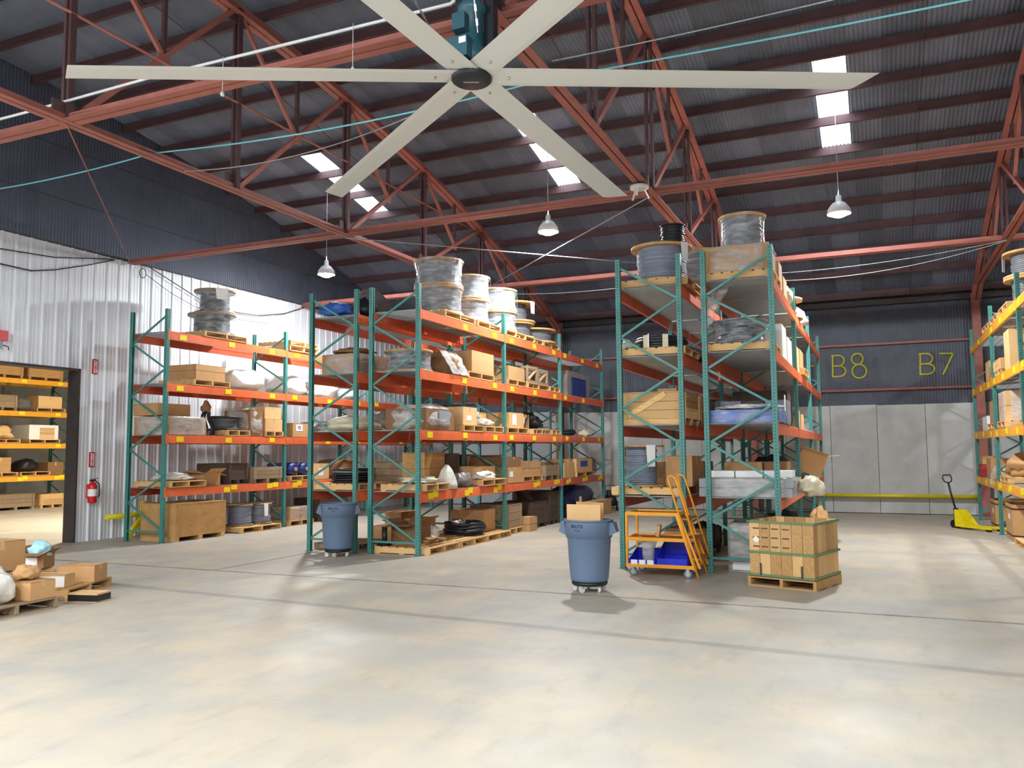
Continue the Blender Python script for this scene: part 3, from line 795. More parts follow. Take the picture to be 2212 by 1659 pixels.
def carton(label, x, y, z, dx, dy, dz, rz_=0.0, mt='cardboard', open_=False, paper=None, tape=True, tilt=None, cat='box', name='cardboard_box', split=0):
    t = thing(name, label, cat, (x, y, z), rz_)
    if tilt: t.rotation_euler = tilt
    if open_:
        mb = MB(); k = .006
        mb.box(-dx / 2, dx / 2, -dy / 2, dy / 2, 0, k); mb.box(-dx / 2, -dx / 2 + k, -dy / 2, dy / 2, k, dz); mb.box(dx / 2 - k, dx / 2, -dy / 2, dy / 2, k, dz)
        mb.box(-dx / 2 + k, dx / 2 - k, -dy / 2, -dy / 2 + k, k, dz); mb.box(-dx / 2 + k, dx / 2 - k, dy / 2 - k, dy / 2, k, dz); mb.build('body', mt, t)
        fl_ = min(dx, dy) * .45
        for s in (-1, 1):
            a = random.uniform(.2, 1.0)
            MB().quadbox([(s * dx / 2, -dy / 2, dz), (s * (dx / 2 + fl_ * math.cos(a)), -dy / 2, dz + fl_ * math.sin(a)), (s * (dx / 2 + fl_ * math.cos(a)), dy / 2, dz + fl_ * math.sin(a)), (s * dx / 2, dy / 2, dz)] + [(s * dx / 2, -dy / 2, dz + .006), (s * (dx / 2 + fl_ * math.cos(a)), -dy / 2, dz + .006 + fl_ * math.sin(a)), (s * (dx / 2 + fl_ * math.cos(a)), dy / 2, dz + .006 + fl_ * math.sin(a)), (s * dx / 2, dy / 2, dz + .006)]).build('flap', mt, t)
            a = random.uniform(-.5, .6)
            MB().quadbox([(-dx / 2, s * dy / 2, dz), (dx / 2, s * dy / 2, dz), (dx / 2, s * (dy / 2 + fl_ * math.cos(a)), dz + fl_ * math.sin(a)), (-dx / 2, s * (dy / 2 + fl_ * math.cos(a)), dz + fl_ * math.sin(a))] + [(-dx / 2, s * dy / 2, dz + .006), (dx / 2, s * dy / 2, dz + .006), (dx / 2, s * (dy / 2 + fl_ * math.cos(a)), dz + .006 + fl_ * math.sin(a)), (-dx / 2, s * (dy / 2 + fl_ * math.cos(a)), dz + .006 + fl_ * math.sin(a))]).build('flap', mt, t)
    else:
        e = min(.008, dz * .05)
        mb = MB().box(-dx / 2 + e, dx / 2 - e, -dy / 2 + e, dy / 2 - e, 0, dz - .004); mb.box(-dx / 2, dx / 2, -dy / 2, dy / 2, e, dz - e); mb.build('body', mt, t)
        for s in (-1, 1):
            MB().box(-dx / 2, dx / 2, min(s * .003, s * dy / 2), max(s * .003, s * dy / 2), dz - .004, dz).build('top_flap', mt, t)
        if tape: MB().box(-dx / 2 - .001, dx / 2 + .001, -.028, .028, dz * .72, dz + .0015).build('tape', 'tape', t)
        if split: MB().box(-dx / 2 - .002, dx / 2 + .002, -dy / 2 - .002, dy / 2 + .002, dz * split - .004, dz * split + .004).build('seam', 'cardboard_dark', t)
    if paper:
        side, u, v, wd, ht = paper
        if side == 'x': MB().box(dx / 2 + .001, dx / 2 + .004, u - wd / 2, u + wd / 2, v - ht / 2, v + ht / 2).build('label', 'white_paper', t)
        else: MB().box(u - wd / 2, u + wd / 2, -dy / 2 - .004, -dy / 2 - .001, v - ht / 2, v + ht / 2).build('label', 'white_paper', t)
    return t
def soft(label, x, y, z, dx, dy, dz, mt, seed=1, amp=.13, p=3.0, name='wrapped_bundle', cat='bundle', rz_=0, taper=.25, n=12, ties=0, freq=2.2):
    t = thing(name, label, cat, (x, y, z), rz_)
    MB().lump(dx, dy, dz, seed, amp, n, p, True, taper, freq).build('cover', mt, t)
    for k in range(ties):
        yy = -dy / 2 + dy * (k + 1) / (ties + 1)
        MB().tube([(dx * .50 * math.cos(a), yy, max(.01, dz * .5 + dz * .5 * math.sin(a))) for a in [PI * i / 10 for i in range(11)]], .006, 5).build('strap', 'black_plastic', t)
    return t
def wrapped(label, x, y, z, dx, dy, dz, inner='cardboard', rows=1, name='wrapped_load', dense=False, seed=3, cat='load', rz_=0):
    """stacked goods under stretch film"""
    t = thing(name, label, cat, (x, y, z), rz_)
    h = dz / rows
    for k in range(rows):
        n = 2
        for q in range(n):
            ww = dy / n
            MB().box(-dx / 2 + .02, dx / 2 - .02 - random.uniform(0, .04), -dy / 2 + q * ww + .015, -dy / 2 + (q + 1) * ww - .012, k * h + .001, (k + 1) * h - .012).build('packed_box', inner, t)
    mb = MB(); n = 40; m_ = 7
    def pt(u, v):
        a = 2 * PI * u; c, s = math.cos(a), math.sin(a); q = (abs(c) ** 8 + abs(s) ** 8) ** (-1 / 8)
        k = 1 + .02 * mnoise.noise((c * 5 + seed, s * 5, v * 7)); zz = dz * min(v * 1.12, 1) + .006
        if v > .9: k *= 1 - (v - .9) * 2.2
        return (c * q * dx / 2 * k, s * q * dy / 2 * k, zz)
    mb.grid(pt, n, m_); mb.build('film', 'film_dense' if dense else 'film', t)
    return t
def reel(label, x, y, z, R, h, cr=None, cable='cable_grey', film=False, paper=None, core=.3, mt='flange_wood', name='cable_reel', flange=.045, straps=0, group=None):
    t = thing(name, label, 'cable reel', (x, y, z), random.uniform(0, 3), group)
    cr = cr or R * .78
    for zz in (0, h - flange):
        f = MB().lathe([(R, zz), (R, zz + flange)], 30, smooth=True).build('flange', mt, t)
    n = max(4, int((h - 2 * flange) / .035)); prof = []
    for i in range(n):
        z0 = flange + (h - 2 * flange) * i / n; z1 = flange + (h - 2 * flange) * (i + 1) / n
        e = random.uniform(-.012, .012)
        prof += [(cr + e - .01, z0 + .001), (cr + e, z0 + (z1 - z0) * .3), (cr + e, z0 + (z1 - z0) * .7)]
    prof.append((cr - .01, h - flange - .001))
    MB().lathe(prof, 30, smooth=False).build('cable', cable, t)
    MB().lathe([(R * .10, h), (R * .10, h + .004)], 12).build('hub_plate', 'dark_steel', t)
    if film:
        mb = MB(); nn = 10
        def rr(v): return R * (1.012 - .10 * math.sin(PI * v) ** .8)
        prof = [(rr(i / nn), .002 + (h - .004) * i / nn) for i in range(nn + 1)]
        mb.lathe(prof, 36, caps=False, wob=.05, seed=x + y); mb.build('film', 'film', t)
    for k in range(straps):
        a = k * 2.2 + .4
        MB().bar((R * 1.01 * math.cos(a), R * 1.01 * math.sin(a), 0.0), (R * 1.01 * math.cos(a), R * 1.01 * math.sin(a), h), .025, .006, (math.cos(a), math.sin(a), 0)).build('strap', 'band_green', t)
    if paper:
        a, wd, ht = paper; t.rotation_euler = (0, 0, 0)
        mb = MB(); d = Vector((math.cos(a), math.sin(a), 0)); s = Vector((-math.sin(a), math.cos(a), 0)); r1 = R * 1.03
        P = [d * r1 - s * wd / 2 + Vector((0, 0, h)), d * r1 + s * wd / 2 + Vector((0, 0, h)), d * (r1 + .01) + s * wd / 2 * .8 + Vector((0, 0, h - ht)), d * (r1 + .01) - s * wd / 2 * .8 + Vector((0, 0, h - ht))]
        mb.quadbox(P + [p + d * .003 for p in P]); mb.build('paper_tag', 'white_paper', t)
    return t
def coil(label, x, y, z, R, r, n=4, mt='cable_black', name='hose_coil', seed=0, cat='coil'):
    t = thing(name, label, cat, (x, y, z))
    for k in range(n):
        rr = R * random.uniform(.84, 1.0); ox, oy = random.uniform(-.03, .03), random.uniform(-.03, .03)
        MB().tube([(ox + rr * math.cos(a * PI / 14), oy + rr * math.sin(a * PI / 14), r + k * r * 1.7 + .35 * r * (1 + math.sin(a * .7 + k))) for a in range(28)], r, 8, closed=True).build('turn', mt, t)
    return t
def crate(label, x, y, z, dx, dy, dz, mt='pine', planks=3, rz_=0.0, diag=False, lid=True, name='wooden_crate', feet=True, corner=True):
    """closed crate of horizontal boards on skids"""
    t = thing(name, label, 'crate', (x, y, z), rz_)
    zb = .09 if feet else 0.0
    if feet:
        for s in (-1, 0, 1): board('skid', mt, t, (0, s * (dy / 2 - .05), zb / 2), (dx, .09, zb))
    h = (dz - zb) / planks
    for k in range(planks):
        zc = zb + h * (k + .5); hh = h - .006
        for s in (-1, 1):
            board('side_board', mt, t, (0, s * (dy / 2 - .011), zc), (dx, .022, hh)); board('end_board', mt, t, (s * (dx / 2 - .011), 0, zc), (.022, dy - .046, hh))
    board('bottom', mt, t, (0, 0, zb + .01), (dx - .05, dy - .05, .02))
    if lid: board('lid', mt, t, (0, 0, dz + .0095), (dx + .01, dy + .01, .018))
    if corner:
        for sx in (-1, 1):
            for sy in (-1, 1):
                board('batten', mt, t, (sx * (dx / 2 - .05), sy * (dy / 2 + .009), zb + (dz - zb) / 2), (.08, .018, dz - zb - .004))
                board('batten', mt, t, (sx * (dx / 2 + .009), sy * (dy / 2 - .045), zb + (dz - zb) / 2), (.018, .08, dz - zb - .004))
    if diag:
        MB().bar((-dx / 2 + .1, -dy / 2 - .009, zb + .05), (dx / 2 - .3, -dy / 2 - .009, dz - .02), .018, .085).build('diagonal_board', mt, t)
    return t

# levels: top of the decking
D1, D2, D3, D4 = [z + .0125 for z in LV]
# ---------------------------------------------------------------- wall rack
W = 'wall rack'
XA = -14.04
pallet('pale pallet under the wrapped reels on top of the wall rack', XA + .03, 14.5, D4, 1.05, 1.35)
reel('lower wrapped reel of the pair on top of the wall rack', XA, 14.6, D4 + PZ, .54, .50, .40, 'cable_black', True, mt='old_wood')
reel('upper wrapped reel of the pair on top of the wall rack', XA + .02, 14.66, D4 + PZ + .503, .47, .56, .33, 'cable_black', True, paper=(-.5, .3, .26), mt='old_wood')
pallet('upper of two empty pale pallets on top of the wall rack', XA + .06, 17.3, D4 + .1325, 1.05, 1.15)
pallet('lower of two empty pale pallets on top of the wall rack', XA + .04, 17.28, D4, 1.05, 1.15)
pallet('small pallet under the tall carton, third shelf of the wall rack', XA + .02, 14.1, D3, 1.05, 1.1)
carton('tall two-tone carton on a pallet, third shelf of the wall rack', XA + .1, 14.08, D3 + PZ, .8, .88, .34, split=.6)
soft('large white plastic-covered heap, third shelf of the wall rack', XA, 15.5, D3, 1.0, 1.45, .52, 'white_bag', 3)
soft('second white plastic-covered heap behind the green post, third shelf of the wall rack', XA, 17.3, D3, 1.0, 1.05, .5, 'white_bag', 5)
soft('white and grey covered goods, third shelf of the wall rack, seen past the middle rack', XA, 18.5, D3, 1.0, 1.2, .4, 'white_bag', 8, p=5)
soft('third white covered heap in the far bay, third shelf of the wall rack', XA, 19.6, D3, 1.0, .8, .34, 'white_bag', 9)
wrapped('low film-wrapped brown load at the near end, second shelf of the wall rack', XA, 13.46, D2, 1.02, 1.12, .40, 'cardboard', 2, dense=True)
carton('flat cardboard tray on the wrapped load, second shelf of the wall rack', XA - .1, 13.3, D2 + .412, .7, .9, .26, tape=False)
t = thing('hose_bundle', 'black hoses bunched upright under a torn paper sack, second shelf of the wall rack', 'hoses', (XA + .25, 14.25, D2))
for k in range(7):
    a = k * .9; MB().tube([(.12 * math.cos(a) * (1 - .5 * i / 6), .16 * math.sin(a) * (1 - .5 * i / 6) + .05 * math.sin(i), .02 + .085 * i) for i in range(7)], .026, 7).build('hose', 'cable_black', t)
MB().lump(.22, .3, .3, 4, .2, 8, 2.2, False, .6).build('paper_sack', 'cardboard_dark', t, (0, -.03, .50))
pallet('pallet under the small grey reel, second shelf of the wall rack', XA + .03, 14.98, D2, 1.0, .74, detail=True)
reel('small grey reel with dark top, second shelf of the wall rack', XA + .1, 14.95, D2 + PZ, .36, .33, .29, 'cable_grey', False, mt='dark_steel')
t = carton('grey plastic-covered carton, second shelf of the wall rack', XA + .1, 15.6, D2, .8, .44, .62, mt='cardboard_dark', tape=False)
MB().lump(.86, .5, .67, 6, .06, 10, 6, True, .06).build('film', 'film_dense', t)
pallet('pallet under the two pale stacked cartons, second shelf of the wall rack', XA + .05, 16.2, D2, 1.0, .66)
carton('lower of two pale stacked cartons, second shelf of the wall rack', XA + .12, 16.2, D2 + PZ, .8, .62, .30, mt='cardboard_pale')
carton('upper of two pale stacked cartons, second shelf of the wall rack', XA + .1, 16.19, D2 + PZ + .301, .78, .6, .30, mt='cardboard_pale')
t = carton('sagging tan carton with a white printed label, second shelf of the wall rack', XA + .12, 17.25, D2, .7, .7, .36, tilt=(0, 0, .1), paper=('x', -.05, .24, .30, .16))
me = text_mesh('FSI', .13); me.materials.append(MATS['label_blue']); ob('lettering', me, None, t, (.356, -.05, .24), (PI / 2, 0, PI / 2))
pallet('narrow pallet at the near end, lowest shelf of the wall rack', XA + .04, 13.45, D1, 1.05, 1.0)
soft('crumpled white sheet on a pallet, lowest shelf of the wall rack', XA + .03, 13.5, D1 + PZ, 1.0, .95, .17, 'white_bag', 12, taper=.5, p=2.4)
carton('open tan carton with raised flaps, lowest shelf of the wall rack', XA + .18, 14.28, D1, .5, .46, .26, open_=True)
crate('dark weathered crate, lowest shelf of the wall rack', XA - .05, 15.1, D1, .95, .66, .46, 'dark_wood', 3)
crate('pale grey pallet-collar crate with white tag, lowest shelf of the wall rack', XA + .02, 16.0, D1, 1.02, 1.02, .38, 'old_wood', 3, lid=False)
pallet('pallet under the dark blue rolls, lowest shelf of the wall rack', XA + .05, 17.3, D1, 1.0, .95)
for k, nm in enumerate(('nearer', 'farther')):
    t = thing('plastic_roll', nm + ' dark blue glossy roll, lowest shelf of the wall rack', 'roll', (XA + .1, 17.05 + .45 * k, D1 + PZ + .165))
    MB().lathe([(.08, -.42), (.16, -.40), (.165, .0), (.16, .40), (.08, .42)], 18, wob=.04, seed=k).build('sheet', 'navy_tarp', t, None, (0, PI / 2, 0)); MB().tube([(-.45, 0, 0), (.45, 0, 0)], .05, 10).build('core', 'cardboard', t)
carton('pale carton with dark window, lowest shelf of the wall rack beyond the blue rolls', XA + .1, 18.2, D1, .7, .7, .42, mt='cardboard_pale', paper=('x', 0, .2, .2, .2))
soft('dim brown covered goods in the far bay, second shelf of the wall rack', XA, 18.6, D2, 1.0, 1.3, .45, 'grey_bag', 15)
soft('grey covered goods in the far bay, lowest shelf of the wall rack', XA, 19.4, D1, 1.0, 1.2, .5, 'cardboard_dark', 16, p=6)
# floor under the wall rack
t = thing('plywood_crate', 'big plain plywood crate on skids at the foot of the wall rack', 'crate', (-13.86, 13.72, 0))
for y in (-.66, 0, .66): board('skid', 'pine', t, (0, y, .045), (.98, .1, .09))
for s in (-1, 1): board('side_panel', 'plywood', t, (s * .481, 0, .43), (.018, 1.46, .68)); board('end_panel', 'plywood', t, (0, s * .72, .43), (.94, .018, .676))
board('lid', 'plywood', t, (0, 0, .779), (.99, 1.47, .018)); board('seam_batten', 'plywood', t, (.491, -.6, .43), (.006, .12, .66))
pallet('pallet under two slate-blue reels at the foot of the wall rack', -13.86, 15.6, 0, 1.1, 1.35)
reel('left slate-blue reel under the wall rack', -13.78, 15.35, PZ, .30, .50, .27, 'cable_blue', False, mt='old_wood', straps=1)
reel('right slate-blue reel under the wall rack', -13.76, 15.99, PZ, .30, .50, .27, 'cable_blue', False, mt='old_wood', paper=(-.3, .12, .3))
t = thing('plank_stack', 'loose planks laid across the slate-blue reels', 'planks', (-13.8, 15.5, PZ + .505))
for k in range(3): board('plank', 'old_wood', t, (-.12 + .14 * k, .03 * k, .011 + .0 * k), (.13, 1.5, .02))
pallet('pallet under the shrink-wrapped carton beneath the wall rack', -13.95, 17.25, 0, 1.0, .95)
wrapped('shrink-wrapped carton at the foot of the wall rack', -13.95, 17.25, PZ, .95, .86, .34, 'cardboard', 1)
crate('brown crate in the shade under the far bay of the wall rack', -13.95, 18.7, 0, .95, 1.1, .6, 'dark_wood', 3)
# yellow guard rail by the wall
t = thing('guard_rail', 'short yellow pipe guard rail beside the wall rack', 'guard rail', (-15.08, 13.3, 0))
MB().tube([(0, -.55, .49), (0, .95, .49)], .055, 12).build('rail', 'yellow_paint', t)
MB().tube([(-.0, .42, 0), (0, .42, .78)], .075, 12).build('post', 'yellow_paint', t)
MB().bar((.0, .02, .0), (.0, .38, .42), .08, .1).build('brace', 'yellow_paint', t)
# extinguisher and signs
t = thing('fire_extinguisher', 'red fire extinguisher with white label on the ribbed wall', 'extinguisher', (-15.22, 12.5, .80))
MB().lathe([(.02, 0), (.085, .01), (.09, .03), (.09, .36), (.075, .41), (.03, .44), (.03, .47)], 18).build('cylinder', 'red_paint', t)
MB().lathe([(.0915, .15), (.0915, .30)], 18, caps=False).build('label', 'white_paper', t)
MB().cbox((0, .0, .485), (.05, .12, .03)).build('valve', 'black_plastic', t); MB().bar((0, -.02, .49), (.03, .10, .53), .02, .012).build('lever', 'black_plastic', t)
MB().tube([(.02, .05, .47), (.08, .10, .40), (.09, .10, .2), (.085, .08, .12)], .012, 7).build('hose', 'rubber_black', t)
MB().box(-.12, -.085, -.05, .05, .1, .4).build('bracket', 'red_paint', t)
for z, lab in ((3.72, 'upper red and white fire sign on the ribbed wall'), (1.72, 'lower red and white fire sign above the extinguisher')):
    t = thing('fire_sign', lab, 'sign', (XW + .0, 12.585, z))
    MB().box(-.03, .004, -.06, .06, -.16, .16).build('plate', 'sign_red', t)
    MB().box(.004, .006, -.042, .042, -.135, .135).build('face', 'white_paper', t)
    for k, ch in enumerate('FIRE'):
        me = text_mesh(ch, .085); me.materials.append(MATS['sign_red']); ob('lettering', me, None, t, (.0075, 0, .095 - .063 * k), (PI / 2, 0, PI / 2))
t = thing('alarm_beacon', 'red box with grey bracket on the wall at the left edge', 'alarm', (XW, 10.42, 3.99))
MB().box(.01, .12, -.12, .11, .03, .23).build('housing', 'red_paint', t); MB().box(-.03, .10, -.16, .02, -.12, .03).build('bracket', 'grey_metal_box', t); MB().tube([(.05, .02, -.04), (.06, .16, -.07), (.05, .17, -.13)], .01, 6).build('wire', 'cable_black', t)

# ---------------------------------------------------------------- middle rack, left row
XL = -9.30
t = thing('tarp_heap', 'crumpled grey and black tarp heap on top of the left middle rack', 'tarp', (XL + .14, 13.85, D4 + .041))
MB().lump(.86, .95, .62, 21, .16, 14, 2.6, True, .45).build('tarp', 'grey_tarp', t); MB().lump(.6, .6, .42, 25, .2, 10, 2.4, True, .3).build('tarp_fold', 'black_plastic', t, (.05, -.25, .0))
MB().bar((-.1, .1, .5), (.2, -.05, .52), .03, .03).build('tube', 'old_wood', t)
soft('bright blue tarp slumped at the near end, on top of the left middle rack', XL - .15, 13.1, D4 + .041, .74, .5, .27, 'blue_tarp', 22, .2, 2.4, name='blue_tarp', cat='tarp', taper=.4)
for k in range(2):
    t = tag(board('loose_board', 'old_wood', None, (XL - .1 + .05 * k, 13.3 + .2 * k, D4 + .01 + .02 * k), (.9 - .1 * k, .5, .019)), ('lower' if k == 0 else 'upper') + ' pale board under the tarps on top of the left middle rack', 'board')
wrapped('brown film-wrapped load at the near end, third shelf of the left middle rack', XL + .02, 13.55, D3, .92, 1.1, .40, 'cardboard', 1, seed=31)
soft('wrinkled brown plastic sheet over the wrapped load, third shelf of the left middle rack', XL + .0, 13.5, D3 + .405, .8, .9, .14, 'cardboard_dark', 32, .25, 2.2)
soft('grey plastic bundle deeper on the third shelf of the left middle rack', XL, 15.0, D3, .95, 1.3, .45, 'grey_bag', 33)
soft('flat white cloth-covered load, second shelf of the left middle rack', XL - .05, 13.6, D2, .95, 1.2, .30, 'cream_bag', 34, p=4)
soft('brown film-covered flat load farther on the second shelf of the left middle rack', XL, 15.1, D2, .98, 1.4, .46, 'grey_bag', 35, p=5)
pallet('pallet at the near end, lowest shelf of the left middle rack', XL, 13.42, D1, 1.1, 1.15)
t = thing('flat_cable_stack', 'stack of flat black cable pads, lowest shelf of the left middle rack', 'cable', (XL + .02, 13.4, D1 + PZ))
for k in range(6): MB().lump(.66, .8, .05, k + 40, .08, 8, 4).build('pad', 'cable_black' if k != 4 else 'grey_bag', t, (.015 * (k % 3), .01 * k, .046 * k))
carton('pale frame-like box at the near end, lowest shelf of the left middle rack', XL - .38, 14.35, D1, .32, .4, .34, mt='cardboard_pale')
crate('grey wooden crate, lowest shelf of the left middle rack', XL + .05, 15.2, D1, .95, 1.1, .5, 'old_wood', 3)
crate('dark crate in the middle bay, lowest shelf of the left middle rack', XL, 17.4, D1, .95, 1.3, .62, 'dark_wood', 3)
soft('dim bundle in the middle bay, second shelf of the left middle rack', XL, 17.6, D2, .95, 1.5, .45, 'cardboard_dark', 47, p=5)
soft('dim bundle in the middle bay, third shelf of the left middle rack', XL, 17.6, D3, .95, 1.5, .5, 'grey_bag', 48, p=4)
carton('tan carton on the floor under the left middle rack, nearer', XL + .1, 14.6, 0, .5, .6, .34)
carton('pale carton on the floor under the left middle rack, farther', XL + .25, 15.6, 0, .5, .5, .42, mt='cardboard_pale')
carton('tall tan carton on the floor behind the left grey bin', XL - .2, 15.6, 0, .4, .7, .55)
pallet('pallet behind the left grey bin', XL - .05, 13.5, 0, 1.0, 1.0, mt='old_wood')

# ---------------------------------------------------------------- middle rack, right row
XR = -7.95
pallet('pale pallet under the largest wrapped reels, top of the right middle rack', XR, 14.4, D4, 1.05, 1.3)
reel('lower of the two largest film-wrapped reels, top of the right middle rack', XR, 14.45, D4 + PZ, .50, .56, .42, 'cable_grey', True)
reel('upper of the two largest film-wrapped reels, top of the right middle rack', XR, 14.45, D4 + PZ + .563, .50, .55, .42, 'cable_grey', True, paper=(-.1, .1, .34))
pallet('pale pallet under the second reel stack, top of the right middle rack', XR, 15.75, D4, 1.05, 1.15)
reel('lower reel of the second stack, top of the right middle rack', XR + .02, 15.75, D4 + PZ, .47, .50, .38, 'cable_blue', True)
reel('upper reel of the second stack, top of the right middle rack', XR + .02, 15.75, D4 + PZ + .503, .47, .52, .38, 'cable_blue', True, straps=2)
pallet('pale pallet under the third reel stack, top of the right middle rack', XR, 17.17, D4, 1.05, 1.15)
reel('lower reel of the third stack, top of the right middle rack', XR + .02, 17.15, D4 + PZ, .50, .46, .42, 'cable_blue', True)
reel('upper reel of the third stack with clean wooden top, right middle rack', XR + .02, 17.15, D4 + PZ + .463, .50, .52, .42, 'cable_blue', True, straps=3)
pallet('pale pallet under the slim grey reel, top of the right middle rack', XR, 18.3, D4, 1.05, 1.15)
reel('low reel carrying the slim grey reel, top of the right middle rack', XR + .02, 18.3, D4 + PZ, .46, .38, .36, 'cable_grey', False)
reel('slim grey reel with a hanging paper, top of the right middle rack', XR + .02, 18.3, D4 + PZ + .383, .48, .50, .27, 'cable_grey', False, paper=(-.2, .18, .3))
pallet('pale pallet under the wide reel, top of the right middle rack', XR, 19.45, D4, 1.05, 1.08)
reel('wide wooden-topped reel with grey tangled cable, top of the right middle rack', XR + .02, 19.42, D4 + PZ, .58, .36, .46, 'cable_grey', False)
# third shelf
reel('film-wrapped dark reel lying at the near end, third shelf of the right middle rack', XR - .1, 13.45, D3, .46, .42, .36, 'cable_black', True)
soft('brown goods under torn clear plastic, third shelf of the right middle rack', XR + .05, 14.3, D3, .95, .62, .45, 'cardboard_dark', 51, .2, 2.6)
t = thing('plastic_drape', 'torn clear plastic sheet hanging off the third shelf of the right middle rack', 'plastic sheet', (XR + .5, 14.25, D3 + .0))
mb = MB(); mb.grid(lambda u, v: (-.25 + .32 * u + .05 * mnoise.noise((u * 4, v * 5, 1)), -.35 + .75 * v + .08 * u, .50 - .5 * u ** 1.4 + .04 * mnoise.noise((u * 3, v * 6, 3)) + .01), 10, 12); mb.build('sheet', 'film_dense', t)
pallet('pallet under the large two-tone carton, third shelf of the right middle rack', XR, 15.35, D3, 1.05, 1.25)
carton('large two-tone carton, third shelf of the right middle rack', XR + .12, 15.42, D3 + PZ, .8, 1.05, .44, tape=False)
pallet('pallet under the long tan carton, third shelf of the right middle rack', XR, 17.25, D3, 1.05, 1.1)
carton('long tan carton behind the second post, third shelf of the right middle rack', XR + .08, 17.22, D3 + PZ, .85, .92, .30)
def frame_crate(label, x, y, z, dx, dy, dz):
    t = thing('frame_crate', label, 'crate', (x, y, z))
    for sx in (-1, 1):
        for sy in (-1, 1): board('corner_post', 'old_wood', t, (sx * (dx / 2 - .02), sy * (dy / 2 - .02), dz / 2), (.05, .05, dz))
        board('top_rail', 'old_wood', t, (sx * (dx / 2 - .02), 0, dz - .03), (.04, dy, .06)); board('low_rail', 'old_wood', t, (sx * (dx / 2 - .02), 0, .03), (.04, dy, .06))
        MB().bar((sx * (dx / 2 - .02), -dy / 2 + .04, .06), (sx * (dx / 2 - .02), dy / 2 - .04, dz - .06), .03, .05).build('diagonal_board', 'pine', t)
    for sy in (-1, 1): board('top_rail', 'old_wood', t, (0, sy * (dy / 2 - .02), dz - .03), (dx, .04, .06))
    board('load', 'grey_bag', t, (0, 0, dz * .4), (dx * .7, dy * .7, dz * .7))
pallet('pallet under the two open-framed crates, third shelf of the right middle rack', XR, 18.55, D3, 1.05, 1.4)
frame_crate('nearer open-framed crate with diagonal brace, third shelf of the right middle rack', XR + .1, 18.2, D3 + PZ, .8, .62, .40)
frame_crate('farther open-framed crate with diagonal brace, third shelf of the right middle rack', XR + .1, 18.88, D3 + PZ, .8, .62, .38)
pallet('empty pallet by the third post, third shelf of the right middle rack', XR, 19.65, D3, 1.05, .72)
t = thing('foam_box', 'grey foam arch around a navy box, far third shelf of the middle rack', 'box', (XR + .02, 21.8, D3))
for s in (-1, 1): MB().box(-.4, .4, s * .78 - .16, s * .78 + .16, 0, .52).build('foam_leg', 'grey_bag', t)
MB().box(-.4, .4, -.94, .94, .52, .68).build('foam_top', 'grey_bag', t); MB().box(-.35, .42, -.55, .55, 0, .5).build('navy_box', 'navy_tarp', t)
# second shelf
t = carton('brown carton in loose grey plastic, near second shelf of the right middle rack', XR + .05, 13.65, D2, .86, 1.1, .40, mt='cardboard_dark', tape=False)
MB().lump(.96, 1.2, .49, 53, .1, 12, 4, True, .1).build('film', 'film_dense', t)
board('grey_panel', 'grey_metal_box', t, (.46, .1, .24), (.012, .42, .26))
pallet('pallet under the bagged tan carton, second shelf of the right middle rack', XR + .02, 14.95, D2, 1.05, .95)
carton('tan carton with a clear bag pulled over, second shelf of the right middle rack', XR + .15, 14.85, D2 + PZ, .7, .62, .36, mt='cardboard_pale', paper=('x', -.05, .14, .2, .1))
soft('clear plastic bag slumped on the tan carton, second shelf of the right middle rack', XR + .3, 15.3, D2 + PZ, .5, .34, .30, 'film_dense', 54, .25, 2.2, name='plastic_bag', cat='bag')
pallet('pallet under the long pine crate, second shelf of the right middle rack', XR, 15.98, D2, 1.05, .95)
crate('long pine crate behind white bags, second shelf of the right middle rack', XR - .2, 15.95, D2 + PZ, .55, .98, .30, 'pine', 2, feet=False)
soft('white bags on a pallet, second shelf of the right middle rack', XR + .32, 15.8, D2 + PZ, .38, .8, .16, 'white_bag', 55, .25, 2.2, name='white_bags', cat='bag')
pallet('pallet under the papered pine box, second shelf of the right middle rack', XR, 17.25, D2, 1.05, 1.2)
carton('pine box with two taped papers, second shelf of the right middle rack', XR + .1, 17.2, D2 + PZ, .8, .84, .34, mt='pine', tape=False, paper=('x', -.12, .18, .22, .24), name='pine_box')
t = thing('offcut_frame', 'broken pale wooden frame with a white bag, second shelf of the right middle rack', 'frame', (XR + .2, 17.98, D2 + PZ))
MB().bar((0, -.2, .0), (.1, .25, .32), .03, .08).build('strut', 'pine', t); board('upright', 'old_wood', t, (0, .3, .17), (.3, .05, .34)); MB().lump(.2, .22, .3, 58, .2, 8, 2.2).build('white_bag', 'white_bag', t, (.15, -.22, 0))
pallet('pallet under black machine parts, second shelf of the right middle rack', XR, 18.75, D2, 1.05, 1.2)
soft('black machine part with long tag, second shelf of the right middle rack', XR + .05, 19.0, D2 + PZ, .7, .75, .40, 'black_plastic', 59, .25, 2.4, name='machine_part', cat='machine part')
pallet('short pallet before the third post, second shelf of the right middle rack', XR, 19.72, D2, 1.05, .6)
soft('small yellowish lump, second shelf far bay of the right middle rack', XR + .2, 22.6, D2, .5, .7, .2, 'cream_bag', 60, .2)
coil('dark coil in the far bay, second shelf of the right middle rack', XR + .1, 21.2, D2, .38, .03, 3)
